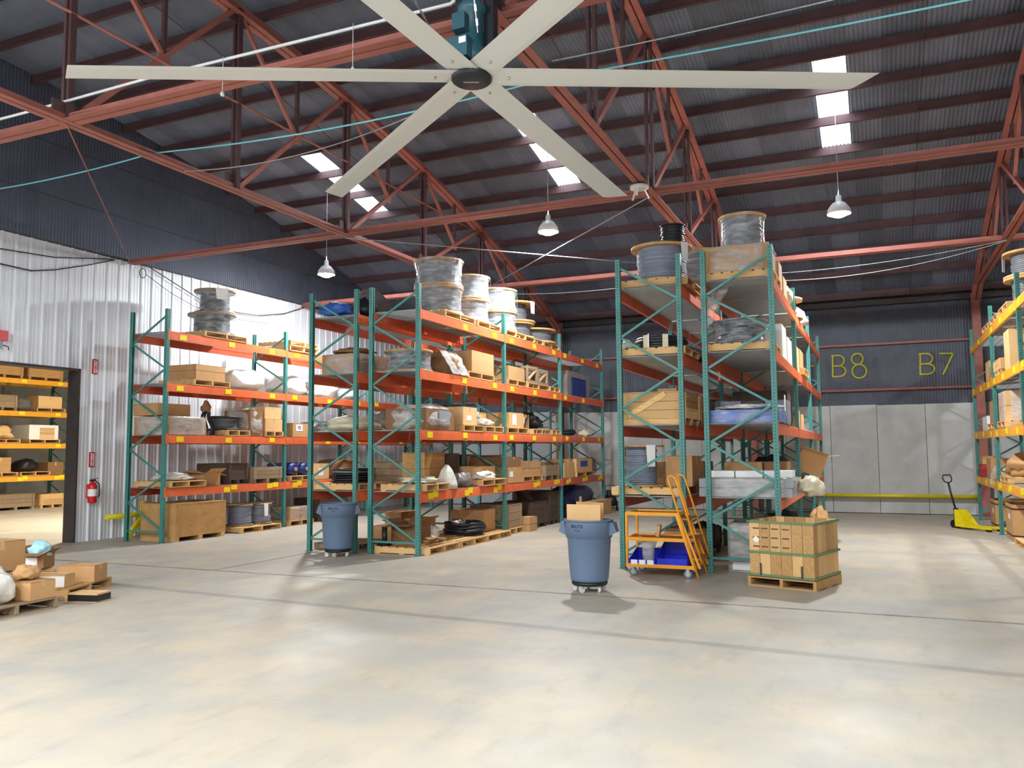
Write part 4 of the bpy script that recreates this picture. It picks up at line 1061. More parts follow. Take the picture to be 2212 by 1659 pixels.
# lowest shelf
crate('tall plywood crate at the near end, lowest shelf of the right middle rack', XR - .22, 14.24, D1, .5, .8, .68, 'plywood', 2, corner=False)
crate('narrow dark red crate, lowest shelf of the right middle rack', XR - .2, 14.96, D1, .55, .44, .66, 'dark_wood', 2)
pallet('white-strewn pallet at the near end, lowest shelf of the right middle rack', XR + .12, 13.35, D1, .95, .9)
soft('pale cloth tangle on the near pallet, lowest shelf of the right middle rack', XR + .2, 13.4, D1 + PZ, .8, .8, .12, 'cream_bag', 61, .3, 2.2, name='cloth_tangle', cat='cloth')
t = thing('cone_bag', 'white plastic bag standing in a cone, lowest shelf of the right middle rack', 'bag', (XR + .36, 14.12, D1))
mb = MB(); mb.lathe([(.22, 0), (.2, .1), (.16, .22), (.10, .36), (.03, .46)], 16, wob=.3, seed=3); mb.build('bag', 'white_bag', t)
soft('dull grey bag slumped on the lowest shelf of the right middle rack', XR + .30, 14.82, D1, .42, .7, .3, 'grey_bag', 62, .2, 2.3, name='grey_bag', cat='bag')
pallet('pallet under white bags and a carton, lowest shelf of the right middle rack', XR + .05, 15.85, D1, 1.05, 1.2)
carton('tan carton behind white bags, lowest shelf of the right middle rack', XR + .05, 15.85, D1 + PZ, .55, 1.1, .26, mt='cardboard_pale')
soft('white bags piled before the tan carton, lowest shelf of the right middle rack', XR + .42, 15.7, D1 + PZ, .28, .95, .16, 'white_bag', 63, .3, 2.2, name='white_bags', cat='bag')
board_t = tag(board('panel_sheet', 'cardboard_dark', None, (XR - .46, 17.5, D1 + .31), (.03, 1.8, .62)), 'large brown panel with purple stain standing at the back of the lowest shelf', 'panel')
carton('large carton with white sticker, lowest shelf past the second post, right middle rack', XR + .05, 17.05, D1, .95, .8, .36, paper=('x', -.22, .2, .18, .12))
carton('dark flat carton on the stickered carton, lowest shelf of the right middle rack', XR + .05, 17.03, D1 + .361, .9, .78, .22, mt='cardboard_dark')
pallet('pallet under four stacked cartons, lowest shelf of the right middle rack', XR, 18.12, D1, 1.05, 1.2)
for k, (dy_, dz_, nm) in enumerate(((-.29, 0, 'lower left'), (.3, 0, 'lower right'), (-.29, .171, 'upper left'), (.3, .171, 'upper right'))):
    carton(nm + ' of four tan cartons on one pallet, lowest shelf of the right middle rack', XR + .08, 18.12 + dy_, D1 + PZ + dz_, .8, .56, .17)
crate('weathered grey slatted crate, lowest shelf of the right middle rack', XR + .05, 19.38, D1, .95, 1.0, .36, 'old_wood', 2, lid=False)
carton('pale narrow carton, lowest shelf far bay of the right middle rack', XR + .1, 20.7, D1, .8, .8, .40, mt='cardboard_pale')
pallet('pallet under the blue-labelled cartons, lowest shelf far bay of the right middle rack', XR, 22.0, D1, 1.05, 1.5)
t = carton('pale carton with a blue label, lowest shelf far bay of the right middle rack', XR + .1, 21.95, D1 + PZ, .8, 1.35, .36, mt='cardboard_pale')
MB().box(.401, .405, -.35, .25, .14, .30).build('blue_label', 'label_blue', t)
soft('grey paper roll on end, lowest shelf far bay of the right middle rack', XR + .15, 23.15, D1, .5, .5, .5, 'grey_tarp', 66, .06, 5, name='paper_roll', cat='roll', taper=0)
# floor under the right row
for k, (y, nm) in enumerate(((13.47, 'nearest'), (14.7, 'middle'), (15.88, 'farthest'))):
    pallet(nm + ' of three pallets on the floor under the right middle rack', XR + .1, y, 0, 1.15, 1.16)
carton('brown open carton on the nearest floor pallet, right middle rack', XR - .15, 13.65, PZ, .5, .6, .36, mt='cardboard_dark', open_=True)
t = thing('timber_offcuts', 'orange-brown timber offcuts heaped on the nearest floor pallet', 'offcuts', (XR + .45, 13.4, PZ))
for k in range(8): board('offcut', random.choice(['pine', 'plywood', 'dark_wood']), t, (random.uniform(-.05, .08), random.uniform(-.22, .22), .011 + .0205 * k), (random.uniform(.06, .12), random.uniform(.2, .45), .02), (0, 0, random.uniform(-1, 1)))
t = thing('flange_part', 'black flanged machine spindle standing on the nearest floor pallet', 'machine part', (XR - .36, 13.05, PZ))
MB().lathe([(.14, 0), (.14, .06), (.05, .07), (.05, .32), (.06, .33)], 16).build('spindle', 'black_plastic', t)
coil('black coil with bright clamp on the middle floor pallets, right middle rack', XR + .12, 15.3, PZ, .42, .035, 4)
soft('white foam pellets bag on the middle floor pallet, right middle rack', XR - .2, 14.4, PZ, .5, .5, .26, 'foam_white', 68, .25, 2.2, name='foam_bag', cat='bag')
t = thing('steel_clamp', 'bright steel clamp lying on the black coil', 'clamp', (XR + .12, 15.0, PZ + .24)); MB().lathe([(.10, 0), (.12, .02), (.12, .08), (.10, .1)], 16, caps=False).build('ring', 'chrome', t); MB().cbox((.14, 0, .05), (.08, .05, .05)).build('lug', 'chrome', t)
crate('wide pine carton-crate by the second post on the floor, right middle rack', XR - .05, 16.52, 0, .9, .95, .62, 'cardboard', 1, corner=False, feet=False) if False else carton('wide tan carton by the second post on the floor, right middle rack', XR - .1, 16.15, PZ, .8, .6, .46)
pallet('pallet under the tall papered crate on the floor, right middle rack', XR + .05, 17.05, 0, 1.0, .84)
crate('tall pale crate with taped papers on the floor, right middle rack', XR + .05, 17.05, PZ, .9, .78, .50, 'old_wood', 3, feet=False)
for k in range(2): carton(('lower', 'upper')[k] + ' of two small tan cartons on the floor beside the papered crate', XR + .52, 17.75, .161 * k, .3, .44, .16, mt='cardboard')
crate('dark scorched crate on the floor, far bay of the right middle rack', XR, 18.55, 0, .95, 1.0, .6, 'dark_wood', 3)
crate('second dark crate on the floor before the third post, right middle rack', XR, 19.6, 0, .95, .7, .8, 'dark_wood', 4)
soft('navy tarp spread over goods on the floor, far bay of the right middle rack', XR - .1, 22.4, 0, .9, 2.3, .85, 'navy_tarp', 71, .1, 5, name='navy_tarp', cat='tarp', taper=.1)
for k in range(3): carton(('nearest', 'middle', 'farthest')[k] + ' of three pale trays on the floor, far bay of the right middle rack', XR + .62, 21.7 + .75 * k, 0, .3, .7, .42, mt='cardboard_pale', tape=False)

# ---------------------------------------------------------------- tall rack, left row (near end faces the viewer)
XCL = -3.185
pallet('pine pallet under the big grey reel, top of the tall rack', XCL + .03, 13.3, D4, 1.14, 1.12)
reel('big wooden reel of grey cable at the near end, top of the tall rack', XCL + .06, 13.32, D4 + PZ, .50, .62, .40, 'cable_blue', False, paper=(-.55, .16, .3))
reel('small black wrapped reel standing on the big grey reel', XCL + .26, 13.3, D4 + PZ + .625, .21, .34, .19, 'cable_black', False, mt='black_plastic', flange=.02)
pallet('pallet behind the big grey reel, top of the tall rack', XCL + .05, 14.85, D4, 1.05, 1.2)
reel('shiny film-wrapped reel behind the big grey reel, top of the tall rack', XCL + .26, 14.8, D4 + PZ, .56, .82, .46, 'cable_grey', True)
pallet('pine pallet under the black coil, third shelf of the tall rack', XCL, 13.3, D3, 1.08, 1.12)
t = thing('flat_coil', 'flat black wrapped coil with white tape, third shelf of the tall rack', 'coil', (XCL + .03, 13.3, D3 + PZ))
for k in range(4): MB().tube([((.40 - .02 * (k % 2)) * math.cos(a * PI / 16), (.40 - .02 * (k % 2)) * math.sin(a * PI / 16), .035 + .046 * k) for a in range(32)], .04, 8, closed=True).build('turn', 'cable_black', t)
for a in (-1.9, -1.2): MB().bar((.46 * math.cos(a), .46 * math.sin(a), .0), (.46 * math.cos(a), .46 * math.sin(a), .22), .09, .006, (math.cos(a), math.sin(a), 0)).build('tape_patch', 'cream_bag', t)
MB().bar((-.1, -.455, .002), (-.1, -.455, .24), .02, .004, (0, 1, 0)).build('strap', 'white_paper', t)
soft('white plastic scrap beside the black coil, third shelf of the tall rack', XCL - .44, 12.92, D3 + PZ, .2, .3, .16, 'white_bag', 81, .3, 2.0, name='plastic_scrap', cat='plastic')
soft('dark covered goods deep on the third shelf of the tall rack', XCL, 15.1, D3, .95, 1.2, .4, 'black_plastic', 82)
t = crate('large pine crate with diagonal board, second shelf of the tall rack', XCL, 13.36, D2, 1.0, 1.2, .50, 'pine', 3, diag=True)
board('prop_block', 'cardboard', t, (.2, -.3, .545), (.3, .3, .055))
carton('brown carton deep on the second shelf of the tall rack', XCL + .1, 14.6, D2, .8, .9, .5)
reel('slate reel deep on the second shelf of the tall rack', XCL + .15, 15.6, D2, .40, .56, .33, 'cable_blue', False)
pallet('overhanging pine pallet, lowest shelf of the tall rack', XCL - .13, 13.3, D1, 1.12, 1.14)
reel('slate cable reel with thin wooden top, lowest shelf of the tall rack', XCL - .30, 13.12, D1 + PZ, .37, .66, .25, 'cable_blue', False, straps=2, paper=(-.9, .16, .34), flange=.03)
carton('plain tan carton beside the slate reel, lowest shelf of the tall rack', XCL + .31, 13.5, D1 + PZ, .42, .74, .48, mt='cardboard')
carton('tan carton deep on the lowest shelf of the tall rack, left row', XCL, 14.9, D1, .9, .9, .5, mt='cardboard_dark')
pallet('pallet on the floor behind the yellow cart', XCL + .1, 14.1, 0, 1.0, 1.1, mt='old_wood')
carton('tan carton on the floor behind the yellow cart', XCL + .2, 14.0, PZ, .6, .6, .36)
soft('black bag on the floor behind the yellow cart', XCL + .35, 15.0, 0, .5, .7, .55, 'black_plastic', 84)
crate('low dark crate on the floor deep behind the yellow cart', XCL, 15.7, 0, .9, .6, .4, 'dark_wood', 2)
# ---------------------------------------------------------------- tall rack, right row
XCR = -1.825
pallet('pallet under the brown film-wrapped block, top right of the tall rack', XCR, 13.3, D4, 1.04, 1.12)
wrapped('brown film-wrapped block under a reel, top right of the tall rack', XCR - .02, 13.3, D4 + PZ, 1.02, 1.1, .42, 'cardboard', 1, seed=91)
reel('film-wrapped wooden reel standing on the brown block, highest of the goods', XCR, 13.4, D4 + PZ + .44, .37, .56, .30, 'cable_grey', True)
carton('tan carton at the aisle edge behind the brown block, top right of the tall rack', XCR + .3, 14.3, D4 + .0, .36, .5, .52)
carton('second tan carton farther along the aisle edge, top right of the tall rack', XCR + .32, 14.95, D4, .34, .6, .38)
soft('bright cream bag over the aisle edge, top of the tall rack', XCR + .3, 15.8, D4, .5, .7, .46, 'cream_bag', 92, .2, 2.5, name='cream_bag', cat='bag')
reel('low wooden reel in the middle bay, top of the tall rack', XCR + .1, 17.3, D4, .5, .42, .38, 'cable_grey', False)
soft('white bag in the middle bay, top of the tall rack', XCR + .2, 18.6, D4, .8, 1.1, .45, 'white_bag', 93)
t = thing('film_curtain', 'loose grey stretch film hanging between top and third shelf of the tall rack', 'plastic sheet', (XCR - .5, 13.15, D3 + .15))
mb = MB(); mb.grid(lambda u, v: (-.12 + .5 * u * (1 - .6 * v) + .06 * mnoise.noise((u * 4, v * 4, 9)), .06 * mnoise.noise((u * 5, v * 3, 2)) - .1 * v, 1.08 - .95 * v * (1 - .3 * u)), 14, 14); mb.build('sheet', 'film_dense', t)
pallet('pine pallet under the silver coil, third shelf of the tall rack', XCR - .03, 13.3, D3, 1.04, 1.12)
reel('silver film-wrapped coil, third shelf of the tall rack', XCR - .06, 13.3, D3 + PZ, .42, .40, .38, 'cable_black', True, mt='cable_grey', flange=.03)
carton('white carton at the aisle edge, third shelf of the tall rack', XCR + .25, 14.35, D3, .5, .7, .56, mt='foam_white', tape=False)
carton('white film-clad carton farther along the third shelf of the tall rack', XCR + .25, 15.3, D3, .5, .8, .46, mt='foam_white', tape=False)
carton('yellowish carton by the second post, third shelf of the tall rack', XCR + .2, 16.9, D3, .6, .7, .5, mt='cardboard_pale')
pallet('pallet in the middle bay, third shelf of the tall rack', XCR + .1, 17.9, D3, 1.0, 1.1)
carton('brown carton in the middle bay, third shelf of the tall rack', XCR + .2, 17.9, D3 + PZ, .6, .9, .4)
t = wrapped('flat blue cartons under white film, second shelf of the tall rack', XCR + .0, 13.2, D2, 1.16, .98, .2, 'blue_tarp', 1, seed=94, dense=False)
soft('white film bunched over the flat blue cartons, second shelf of the tall rack', XCR + .05, 13.25, D2 + .212, .95, .8, .09, 'white_bag', 95, .3, 2.2, name='film_heap', cat='plastic')
for k in range(3): carton(('left', 'middle', 'right')[k] + ' of three slate cartons behind the blue cartons, second shelf of the tall rack', XCR - .35 + .36 * k, 14.3, D2, .34, .6, .40, mt='cable_blue' if k != 1 else 'cable_black', tape=False)
crate('dark crate over the slate cartons, second shelf of the tall rack', XCR, 15.4, D2, .9, .9, .6, 'dark_wood', 3)
tag(board('paper_sheet', 'white_paper', None, (XCR + .52, 13.9, D2 + .3), (.003, .2, .34)), 'white paper tag hanging at the second shelf of the tall rack', 'paper')
carton('small tan carton at the aisle edge, second shelf of the tall rack', XCR + .35, 16.7, D2, .3, .5, .34, mt='cardboard_pale')
carton('pale carton farther along the aisle edge, second shelf of the tall rack', XCR + .3, 17.6, D2, .4, .7, .3, mt='cardboard_pale')
wrapped('long grey film-wrapped flat load, lowest shelf of the tall rack', XCR + .03, 13.24, D1, 1.42, 1.05, .28, 'grey_metal_box', 2, dense=True, seed=96)
for k in range(3): carton(('left', 'middle', 'right')[k] + ' of three low white cartons on the wrapped flat load', XCR - .36 + .42 * k, 13.15, D1 + .286, .40, .5, .10, mt='foam_white', tape=False)
soft('cream bag sagging over the aisle edge, lowest shelf of the tall rack', XCR + .92, 13.3, D1 + .0, .42, .7, .30, 'cream_bag', 97, .2, 2.4, name='cream_bag', cat='bag')
carton('tan carton behind the white cartons, lowest shelf of the tall rack', XCR - .2, 14.4, D1, .6, .6, .5)
carton('dark carton with film behind the white cartons, lowest shelf of the tall rack', XCR + .3, 14.6, D1, .36, .7, .5, mt='cardboard_dark')
soft('black wrapped goods behind the white cartons, lowest shelf of the tall rack', XCR + .1, 15.5, D1, .8, .8, .58, 'black_plastic', 98)
t = thing('timber_offcuts', 'pale timber offcuts poking over the aisle edge of the tall rack', 'offcuts', (XCR + .62, 14.15, D1))
for k in range(5): board('offcut', 'pine', t, (.12 - .05 * k, .03 * k - .05, .03 + .05 * k), (.34, .07, .045), (0, .0, .3 * k - .5))
carton('tilted tan carton leaning out into the aisle, lowest shelf of the tall rack', XCR + .55, 17.6, D1 + PZ + .10, .5, .6, .44, tilt=(0, .35, .1), open_=True)
pallet('pallet under the tilted carton, lowest shelf of the tall rack', XCR + .1, 17.6, D1, 1.05, 1.1)
soft('wood wool spilling from the lowest shelf at the aisle edge, tall rack', XCR + .68, 18.9, 0, .45, .7, .55, 'cardboard', 99, .3, 2.2, name='wood_wool', cat='packing')
t = wrapped('grey wrapped stack with white label on the floor under the tall rack', XCR - .04, 13.2, 0, .5, .8, .72, 'grey_bag', 3, seed=101, dense=True)
MB().box(-.16, .14, -.425, -.42, .04, .16).build('label', 'white_paper', t)
soft('silvery film bundle on the floor under the tall rack', XCR + .28, 14.4, 0, .7, .9, .62, 'grey_bag', 102)
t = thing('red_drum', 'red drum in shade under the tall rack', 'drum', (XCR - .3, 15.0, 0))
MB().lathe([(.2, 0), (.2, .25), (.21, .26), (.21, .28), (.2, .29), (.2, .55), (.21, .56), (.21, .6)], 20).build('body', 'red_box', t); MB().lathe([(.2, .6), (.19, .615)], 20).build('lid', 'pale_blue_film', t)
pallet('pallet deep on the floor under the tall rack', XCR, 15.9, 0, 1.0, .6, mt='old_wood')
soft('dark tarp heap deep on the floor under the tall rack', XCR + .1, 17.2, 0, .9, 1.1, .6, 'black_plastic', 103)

# ---------------------------------------------------------------- right-hand rack
XDD = 2.87
pallet('pallet under the reels, top of the right-hand rack', XDD, 18.2, D4, 1.05, 1.15)
reel('lower reel at the right edge, top of the right-hand rack', XDD + .02, 18.2, D4 + PZ, .5, .5, .36, 'cable_grey')
reel('upper reel with hanging paper at the right edge, top of the right-hand rack', XDD + .02, 18.2, D4 + PZ + .503, .5, .5, .36, 'cable_grey', paper=(2.6, .14, .3))
pallet('pallet with flat goods, top of the right-hand rack', XDD, 19.6, D4, 1.05, 1.1)
pallet('pallet past the second post, top of the right-hand rack', XDD, 21.0, D4, 1.05, 1.1)
soft('grey scrap on the far pallet, top of the right-hand rack', XDD - .1, 21.0, D4 + PZ, .5, .6, .1, 'grey_bag', 111)
carton('tall pale carton at the right edge, third shelf of the right-hand rack', XDD - .1, 18.5, D3, .7, .7, .78, mt='cardboard_pale')
carton('low tan carton past the second post, third shelf of the right-hand rack', XDD - .2, 20.9, D3, .5, .8, .30)
t = tag(board('standing_panel', 'cardboard_pale', None, (XDD - .42, 21.7, D3 + .24), (.03, .7, .48)), 'cream panel standing on the third shelf of the right-hand rack', 'panel')
soft('white crumpled bag on the third shelf of the right-hand rack', XDD + .1, 21.8, D3, .5, .5, .32, 'white_bag', 112)
crate('pine skid box by the second post, third shelf of the right-hand rack', XDD - .1, 19.55, D3, .8, .9, .3, 'pine', 2)
pallet('pallet under the orange carton, second shelf of the right-hand rack', XDD, 20.9, D2, 1.05, 1.1)
carton('large orange-tan carton with paper face, second shelf of the right-hand rack', XDD - .08, 20.85, D2 + PZ, .8, .95, .50, paper=('y', -.1, .24, .3, .3))
pallet('pallet at the right edge, second shelf of the right-hand rack', XDD, 19.3, D2, 1.05, 1.1)
wrapped('white film-wrapped load at the right edge, second shelf of the right-hand rack', XDD, 19.3, D2 + PZ, 1.0, 1.05, .6, 'cardboard_pale', 2, seed=113, dense=True)
carton('cream low carton near the far post, second shelf of the right-hand rack', XDD - .2, 22.6, D2, .5, .9, .34, mt='foam_white', tape=False)
for k in range(2): carton(('lower', 'upper')[k] + ' red carton at the far end, lowest shelf of the right-hand rack', XDD - .35, 23.3, D1 + .151 * k, .36, .6, .15, mt='red_box', tape=False)
carton('tan carton on the red cartons, lowest shelf of the right-hand rack', XDD - .3, 23.3, D1 + .303, .4, .6, .2)
carton('grey tan carton, lowest shelf of the right-hand rack', XDD - .2, 22.3, D1, .5, .8, .46)
carton('pale flat carton with blue mark, lowest shelf of the right-hand rack', XDD - .2, 21.3, D1, .5, .8, .26, mt='cardboard_pale')
pallet('pallet at the right edge, lowest shelf of the right-hand rack', XDD, 19.3, D1, 1.05, 1.1)
soft('brown and white film goods, lowest shelf of the right-hand rack', XDD, 19.35, D1 + PZ, .95, 1.0, .45, 'cardboard', 114, .2)
t = thing('plastic_drape', 'clear plastic sheet hanging off the lowest shelf of the right-hand rack', 'plastic sheet', (XDD - .5, 20.6, D1))
mb = MB(); mb.grid(lambda u, v: (-.12 * u + .04 * mnoise.noise((u * 5, v * 4, 4)), -.25 + .6 * v - .2 * u, .32 - .40 * u ** 1.3), 8, 8); mb.build('sheet', 'film_dense', t)
def octabin(label, x, y, dx, dy, dz):
    t = thing('octagonal_carton', label, 'box', (x, y, 0)); c = .18; pal = .0
    P = [(-dx / 2 + c, -dy / 2), (dx / 2 - c, -dy / 2), (dx / 2, -dy / 2 + c), (dx / 2, dy / 2 - c), (dx / 2 - c, dy / 2), (-dx / 2 + c, dy / 2), (-dx / 2, dy / 2 - c), (-dx / 2, -dy / 2 + c)]
    mb = MB()
    for i in range(8):
        a, b = Vector(P[i] + (0,)), Vector(P[(i + 1) % 8] + (0,)); mb.bar(a + Vector((0, 0, dz / 2)), b + Vector((0, 0, dz / 2)), .012, dz)
    mb.build('wall', 'cardboard', t); MB().prism([(x * .97, y * .97) for x, y in P], .005, dz * .85).build('contents', 'cardboard_dark', t)
    for z in (.12, dz - .08):
        mb = MB()
        for i in range(8):
            a, b = Vector(P[i] + (z,)) * 1.0, Vector(P[(i + 1) % 8] + (z,)); k = Vector((1.012, 1.012, 1)); mb.bar(a * k, b * k, .02, .02)
        mb.build('strap', 'black_plastic', t)
    MB().box(-dx / 2 - .01, -dx / 2 - .007, -.15, .05, dz - .3, dz - .2).build('label', 'white_paper', t)
octabin('farther octagonal tan carton strapped in black under the right-hand rack', 2.92, 21.7, 1.05, 1.2, .66)
octabin('nearer octagonal tan carton strapped in black at the right edge', 2.92, 19.2, 1.05, 1.25, .72)
pallet('floor pallet at the right edge before the octagonal carton', 2.95, 17.7, 0, 1.2, 1.2)
soft('white plastic heap on the floor pallet at the right edge', 2.95, 17.9, PZ, .9, .9, .4, 'white_bag', 116, .25, 2.3, name='plastic_heap', cat='plastic')
carton('tan carton beside the white heap at the right edge', 2.75, 17.3, PZ, .6, .3, .16)
# pallet jack
t = thing('pallet_jack', 'yellow pallet jack with black handle by the right-hand rack', 'pallet jack', (1.72, 21.6, 0), math.radians(-50))
for s in (-1, 1):
    mb = MB().box(.2, 1.05, s * .15 - .07, s * .15 + .07, .05, .085); mb.build('fork', 'yellow_paint', t); MB().cyl((.92, s * .15 - .05, .04), (.92, s * .15 + .05, .04), .04, 12).build('load_wheel', 'rubber_black', t)
mb = MB(); mb.quadbox([(.04, -.2, .05), (.34, -.2, .05), (.34, .2, .05), (.04, .2, .05), (-.04, -.13, .42), (.07, -.13, .42), (.07, .13, .42), (-.04, .13, .42)]); mb.build('body', 'yellow_paint', t)
MB().lathe([(.05, .1), (.05, .45)], 12, c=(-.12, 0, 0)).build('pump', 'black_plastic', t)
for s in (-1, 1): MB().cyl((-.12, s * .06 - .03, .09), (-.12, s * .06 + .03, .09), .09, 16).build('steer_wheel', 'rubber_black', t)
MB().tube([(-.12, 0, .4), (-.24, 0, .78), (-.30, 0, 1.02)], .022, 8).build('handle_shaft', 'black_plastic', t)
MB().tube([(-.30, 0, 1.02), (-.31, -.10, 1.05), (-.33, -.13, 1.13), (-.34, -.10, 1.20), (-.34, .10, 1.20), (-.33, .13, 1.13), (-.31, .10, 1.05)], .014, 8, closed=True).build('handle_loop', 'black_plastic', t)
# guard pipe along the back wall
t = thing('guard_pipe', 'long yellow guard pipe along the back wall under the bay marks', 'guard rail', (0, 25.48, 0))
MB().tube([(-1.9, 0, .51), (2.5, 0, .51)], .05, 12).build('pipe', 'yellow_paint', t)
for x in (-1.7, .4, 2.4): MB().box(x - .03, x + .03, .05, .168, .47, .55).build('bracket', 'yellow_paint', t)
t = thing('guard_pipe', 'yellow guard pipe end at the back wall between the two rack pairs', 'guard rail', (0, 25.48, 0))
MB().tube([(-7.9, 0, .51), (-4.0, 0, .51)], .05, 12).build('pipe', 'yellow_paint', t)
for x in (-7.6, -4.4): MB().box(x - .03, x + .03, .05, .168, .47, .55).build('bracket', 'yellow_paint', t)

# ---------------------------------------------------------------- side-room rack
XE = -26.95
for k in range(2): crate(('farther', 'nearer')[k] + ' yellow plywood crate on top of the doorway rack', XE, 19.7 - 1.5 * k, D4, 1.0, 1.3, .75, 'plywood', 2)
crate('brown crate on the third shelf of the doorway rack', XE, 18.2, D3, .95, 1.0, .5, 'old_wood', 2)
pallet('pallet on the third shelf of the doorway rack', XE + .05, 19.9, D3, 1.05, 1.1, detail=True)
carton('pale carton on the third shelf of the doorway rack', XE + .1, 19.9, D3 + PZ, .8, .9, .42, mt='cardboard_pale')
soft('grey sack on the third shelf of the doorway rack', XE + .1, 19.05, D3, .7, .6, .5, 'grey_tarp', 121)
pallet('left pallet on the second shelf of the doorway rack', XE + .05, 18.3, D2, 1.05, 1.0)
soft('stacked tan sacks on the second shelf of the doorway rack', XE, 18.3, D2 + PZ, .95, .95, .45, 'cardboard_pale', 122, .12, 4)
pallet('right pallet on the second shelf of the doorway rack', XE + .05, 19.7, D2, 1.05, 1.15)
t = carton('white foam crate around pine slats, second shelf of the doorway rack', XE + .05, 19.7, D2 + PZ, .9, 1.1, .5, mt='foam_white', tape=False)
for k in range(3): board('slat', 'pine', t, (.46, .12, .09 + .13 * k), (.02, .55, .11))
for k, y in enumerate((18.2, 19.4)): pallet(('nearer', 'farther')[k] + ' pallet on the lowest shelf of the doorway rack', XE + .05, y, D1, 1.05, 1.1)
carton('tan carton pair on the lowest shelf of the doorway rack', XE + .1, 18.2, D1 + PZ, .8, .7, .5, split=.5)
soft('black film bundle on the lowest shelf of the doorway rack', XE + .1, 19.3, D1 + PZ, .8, .8, .42, 'black_plastic', 124)
carton('brown carton at the end of the lowest shelf of the doorway rack', XE + .1, 20.2, D1, .8, .6, .45, mt='cardboard_dark')
crate('grey slatted crate with white paper on the floor of the doorway rack', XE + .15, 18.7, 0, .95, 1.3, .5, 'old_wood', 3)
crate('orange pine crate on the floor of the doorway rack', XE + .15, 20.05, 0, .95, .95, .48, 'pine', 2, lid=False)
t = thing('post_guard', 'yellow post guard at the foot of the doorway rack', 'guard', (-26.28, 20.66, 0)); MB().box(-.06, .0, -.07, .07, 0, .42).build('plate', 'yellow_paint', t); MB().box(-.12, -.06, .07, .085, 0, .42).build('flange', 'yellow_paint', t)

# ================================================================== FLOOR ITEMS
def bin_(label, x, y, rz_, cardboard_in=False):
    t = thing('rolling_bin', label, 'bin', (x, y, 0), rz_)
    prof = [(.02, .135), (.225, .135), (.245, .15), (.25, .18), (.262, .30), (.288, .685), (.292, .69), (.292, .70), (.306, .705), (.316, .90), (.316, .912), (.328, .914), (.33, .93), (.322, .936), (.312, .932), (.304, .90), (.285, .70), (.24, .17), (.02, .16)]
    MB().lathe(prof, 36, caps=False).build('body', 'can_grey', t)
    for s in (-1, 1):
        mb = MB(); P = []
        for yy, zz, xx in ((-.13, .90, .30), (.13, .90, .30), (.10, .72, .28), (-.10, .72, .28)): P.append((s * xx, yy, zz))
        Q = [(s * .37, -.10, .80), (s * .37, .10, .80), (s * .35, .09, .765), (s * .35, -.09, .765)]
        Q = [(s * .345, -.115, .90), (s * .345, .115, .90), (s * .385, .10, .775), (s * .385, -.10, .775)]
        mb.quadbox(P + Q); mb.build('handle', 'can_grey', t)
    me = text_mesh('BRUTE', .062, .001)
    for v in me.vertices:
        a = -PI / 2 - .30 + v.co.x / .32; r = .3145 + v.co.z; z = .855 + v.co.y
        v.co = (r * math.cos(a), r * math.sin(a), z)
    me.materials.append(MATS['can_ink']); ob('lettering', me, None, t)
    me = text_mesh('44 GAL', .026, .001)
    for v in me.vertices:
        a = -PI / 2 - .28 + v.co.x / .32; r = .3115 + v.co.z; z = .805 + v.co.y
        v.co = (r * math.cos(a), r * math.sin(a), z)
    me.materials.append(MATS['can_ink']); ob('lettering', me, None, t)
    MB().lathe([(.05, .085), (.22, .085), (.235, .10), (.235, .128), (.22, .134), (.05, .134)], 28).build('dolly', 'black_plastic', t)
    for k in range(5):
        a = 2 * PI * k / 5 - 1.9; cx, cy = .19 * math.cos(a), .19 * math.sin(a)
        c = MB().box(cx - .02, cx + .02, cy - .025, cy + .025, .055, .086).build('caster_fork', 'steel', t)
        b = a + 1.1; d = Vector((math.cos(b), math.sin(b), 0)) * .014; p = Vector((cx, cy, .038))
        w_ = MB().cyl(p - d, p + d, .038, 14).build('wheel', 'caster_grey', t)
    return t
bin_('grey rolling bin in front of the middle racks, empty', -8.80, 12.30, .62)
bin_('grey rolling bin in the open aisle with cardboard sticking out', -3.50, 10.45, .10)
t = thing('cardboard_scrap', 'pale flattened carton sticking out of the aisle bin', 'cardboard', (-3.52, 10.42, .3))
MB().bar((0, -.10, .24), (0, -.12, .83), .46, .012, (0, 1, 0)).build('front_sheet', 'cardboard_pale', t); MB().bar((.0, .06, .2), (.02, .09, .85), .38, .012, (0, 1, 0)).build('back_sheet', 'cardboard', t)
board('edge_strip', 'old_wood', t, (-.12, .12, .46), (.03, .02, .92))

# orange ladder cart
t = thing('ladder_cart', 'orange stock-picking cart with ladder and blue bins', 'cart', (-2.9, 12.19, 0))
def cb(a, b, s=.035, nm='frame_tube', mt='cart_orange'): MB().bar(a, b, s, s).build(nm, mt, t)
x0, x1, y0, y1 = -.50, .46, -.29, .29
for y in (y0, y1):
    cb((x0, y, .14), (x0, y, .92)); cb((x0, y, .155), (x1 + .04, y, .155), .04); cb((.24, y, .92), (x1 + .03, y, .15), .045, 'slant_post'); cb((.28, y, .90), (x1 + .10, y, .15), .03, 'slant_post')
def shelf_(z, xr, nm):
    MB().box(x0, xr, y0, y1, z - .012, z - .002).build(nm, 'cart_worn', t)
    for y in (y0, y1): MB().box(x0, xr, y - .015, y + .015, z - .03, z + .02).build('shelf_lip', 'cart_orange', t)
    for x in (x0, xr): MB().box(x - .015, x + .015, y0, y1, z - .03, z + .02).build('shelf_lip', 'cart_orange', t)
shelf_(.91, .24, 'top_shelf'); shelf_(.545, .35, 'middle_shelf'); shelf_(.165, .46, 'bottom_shelf')
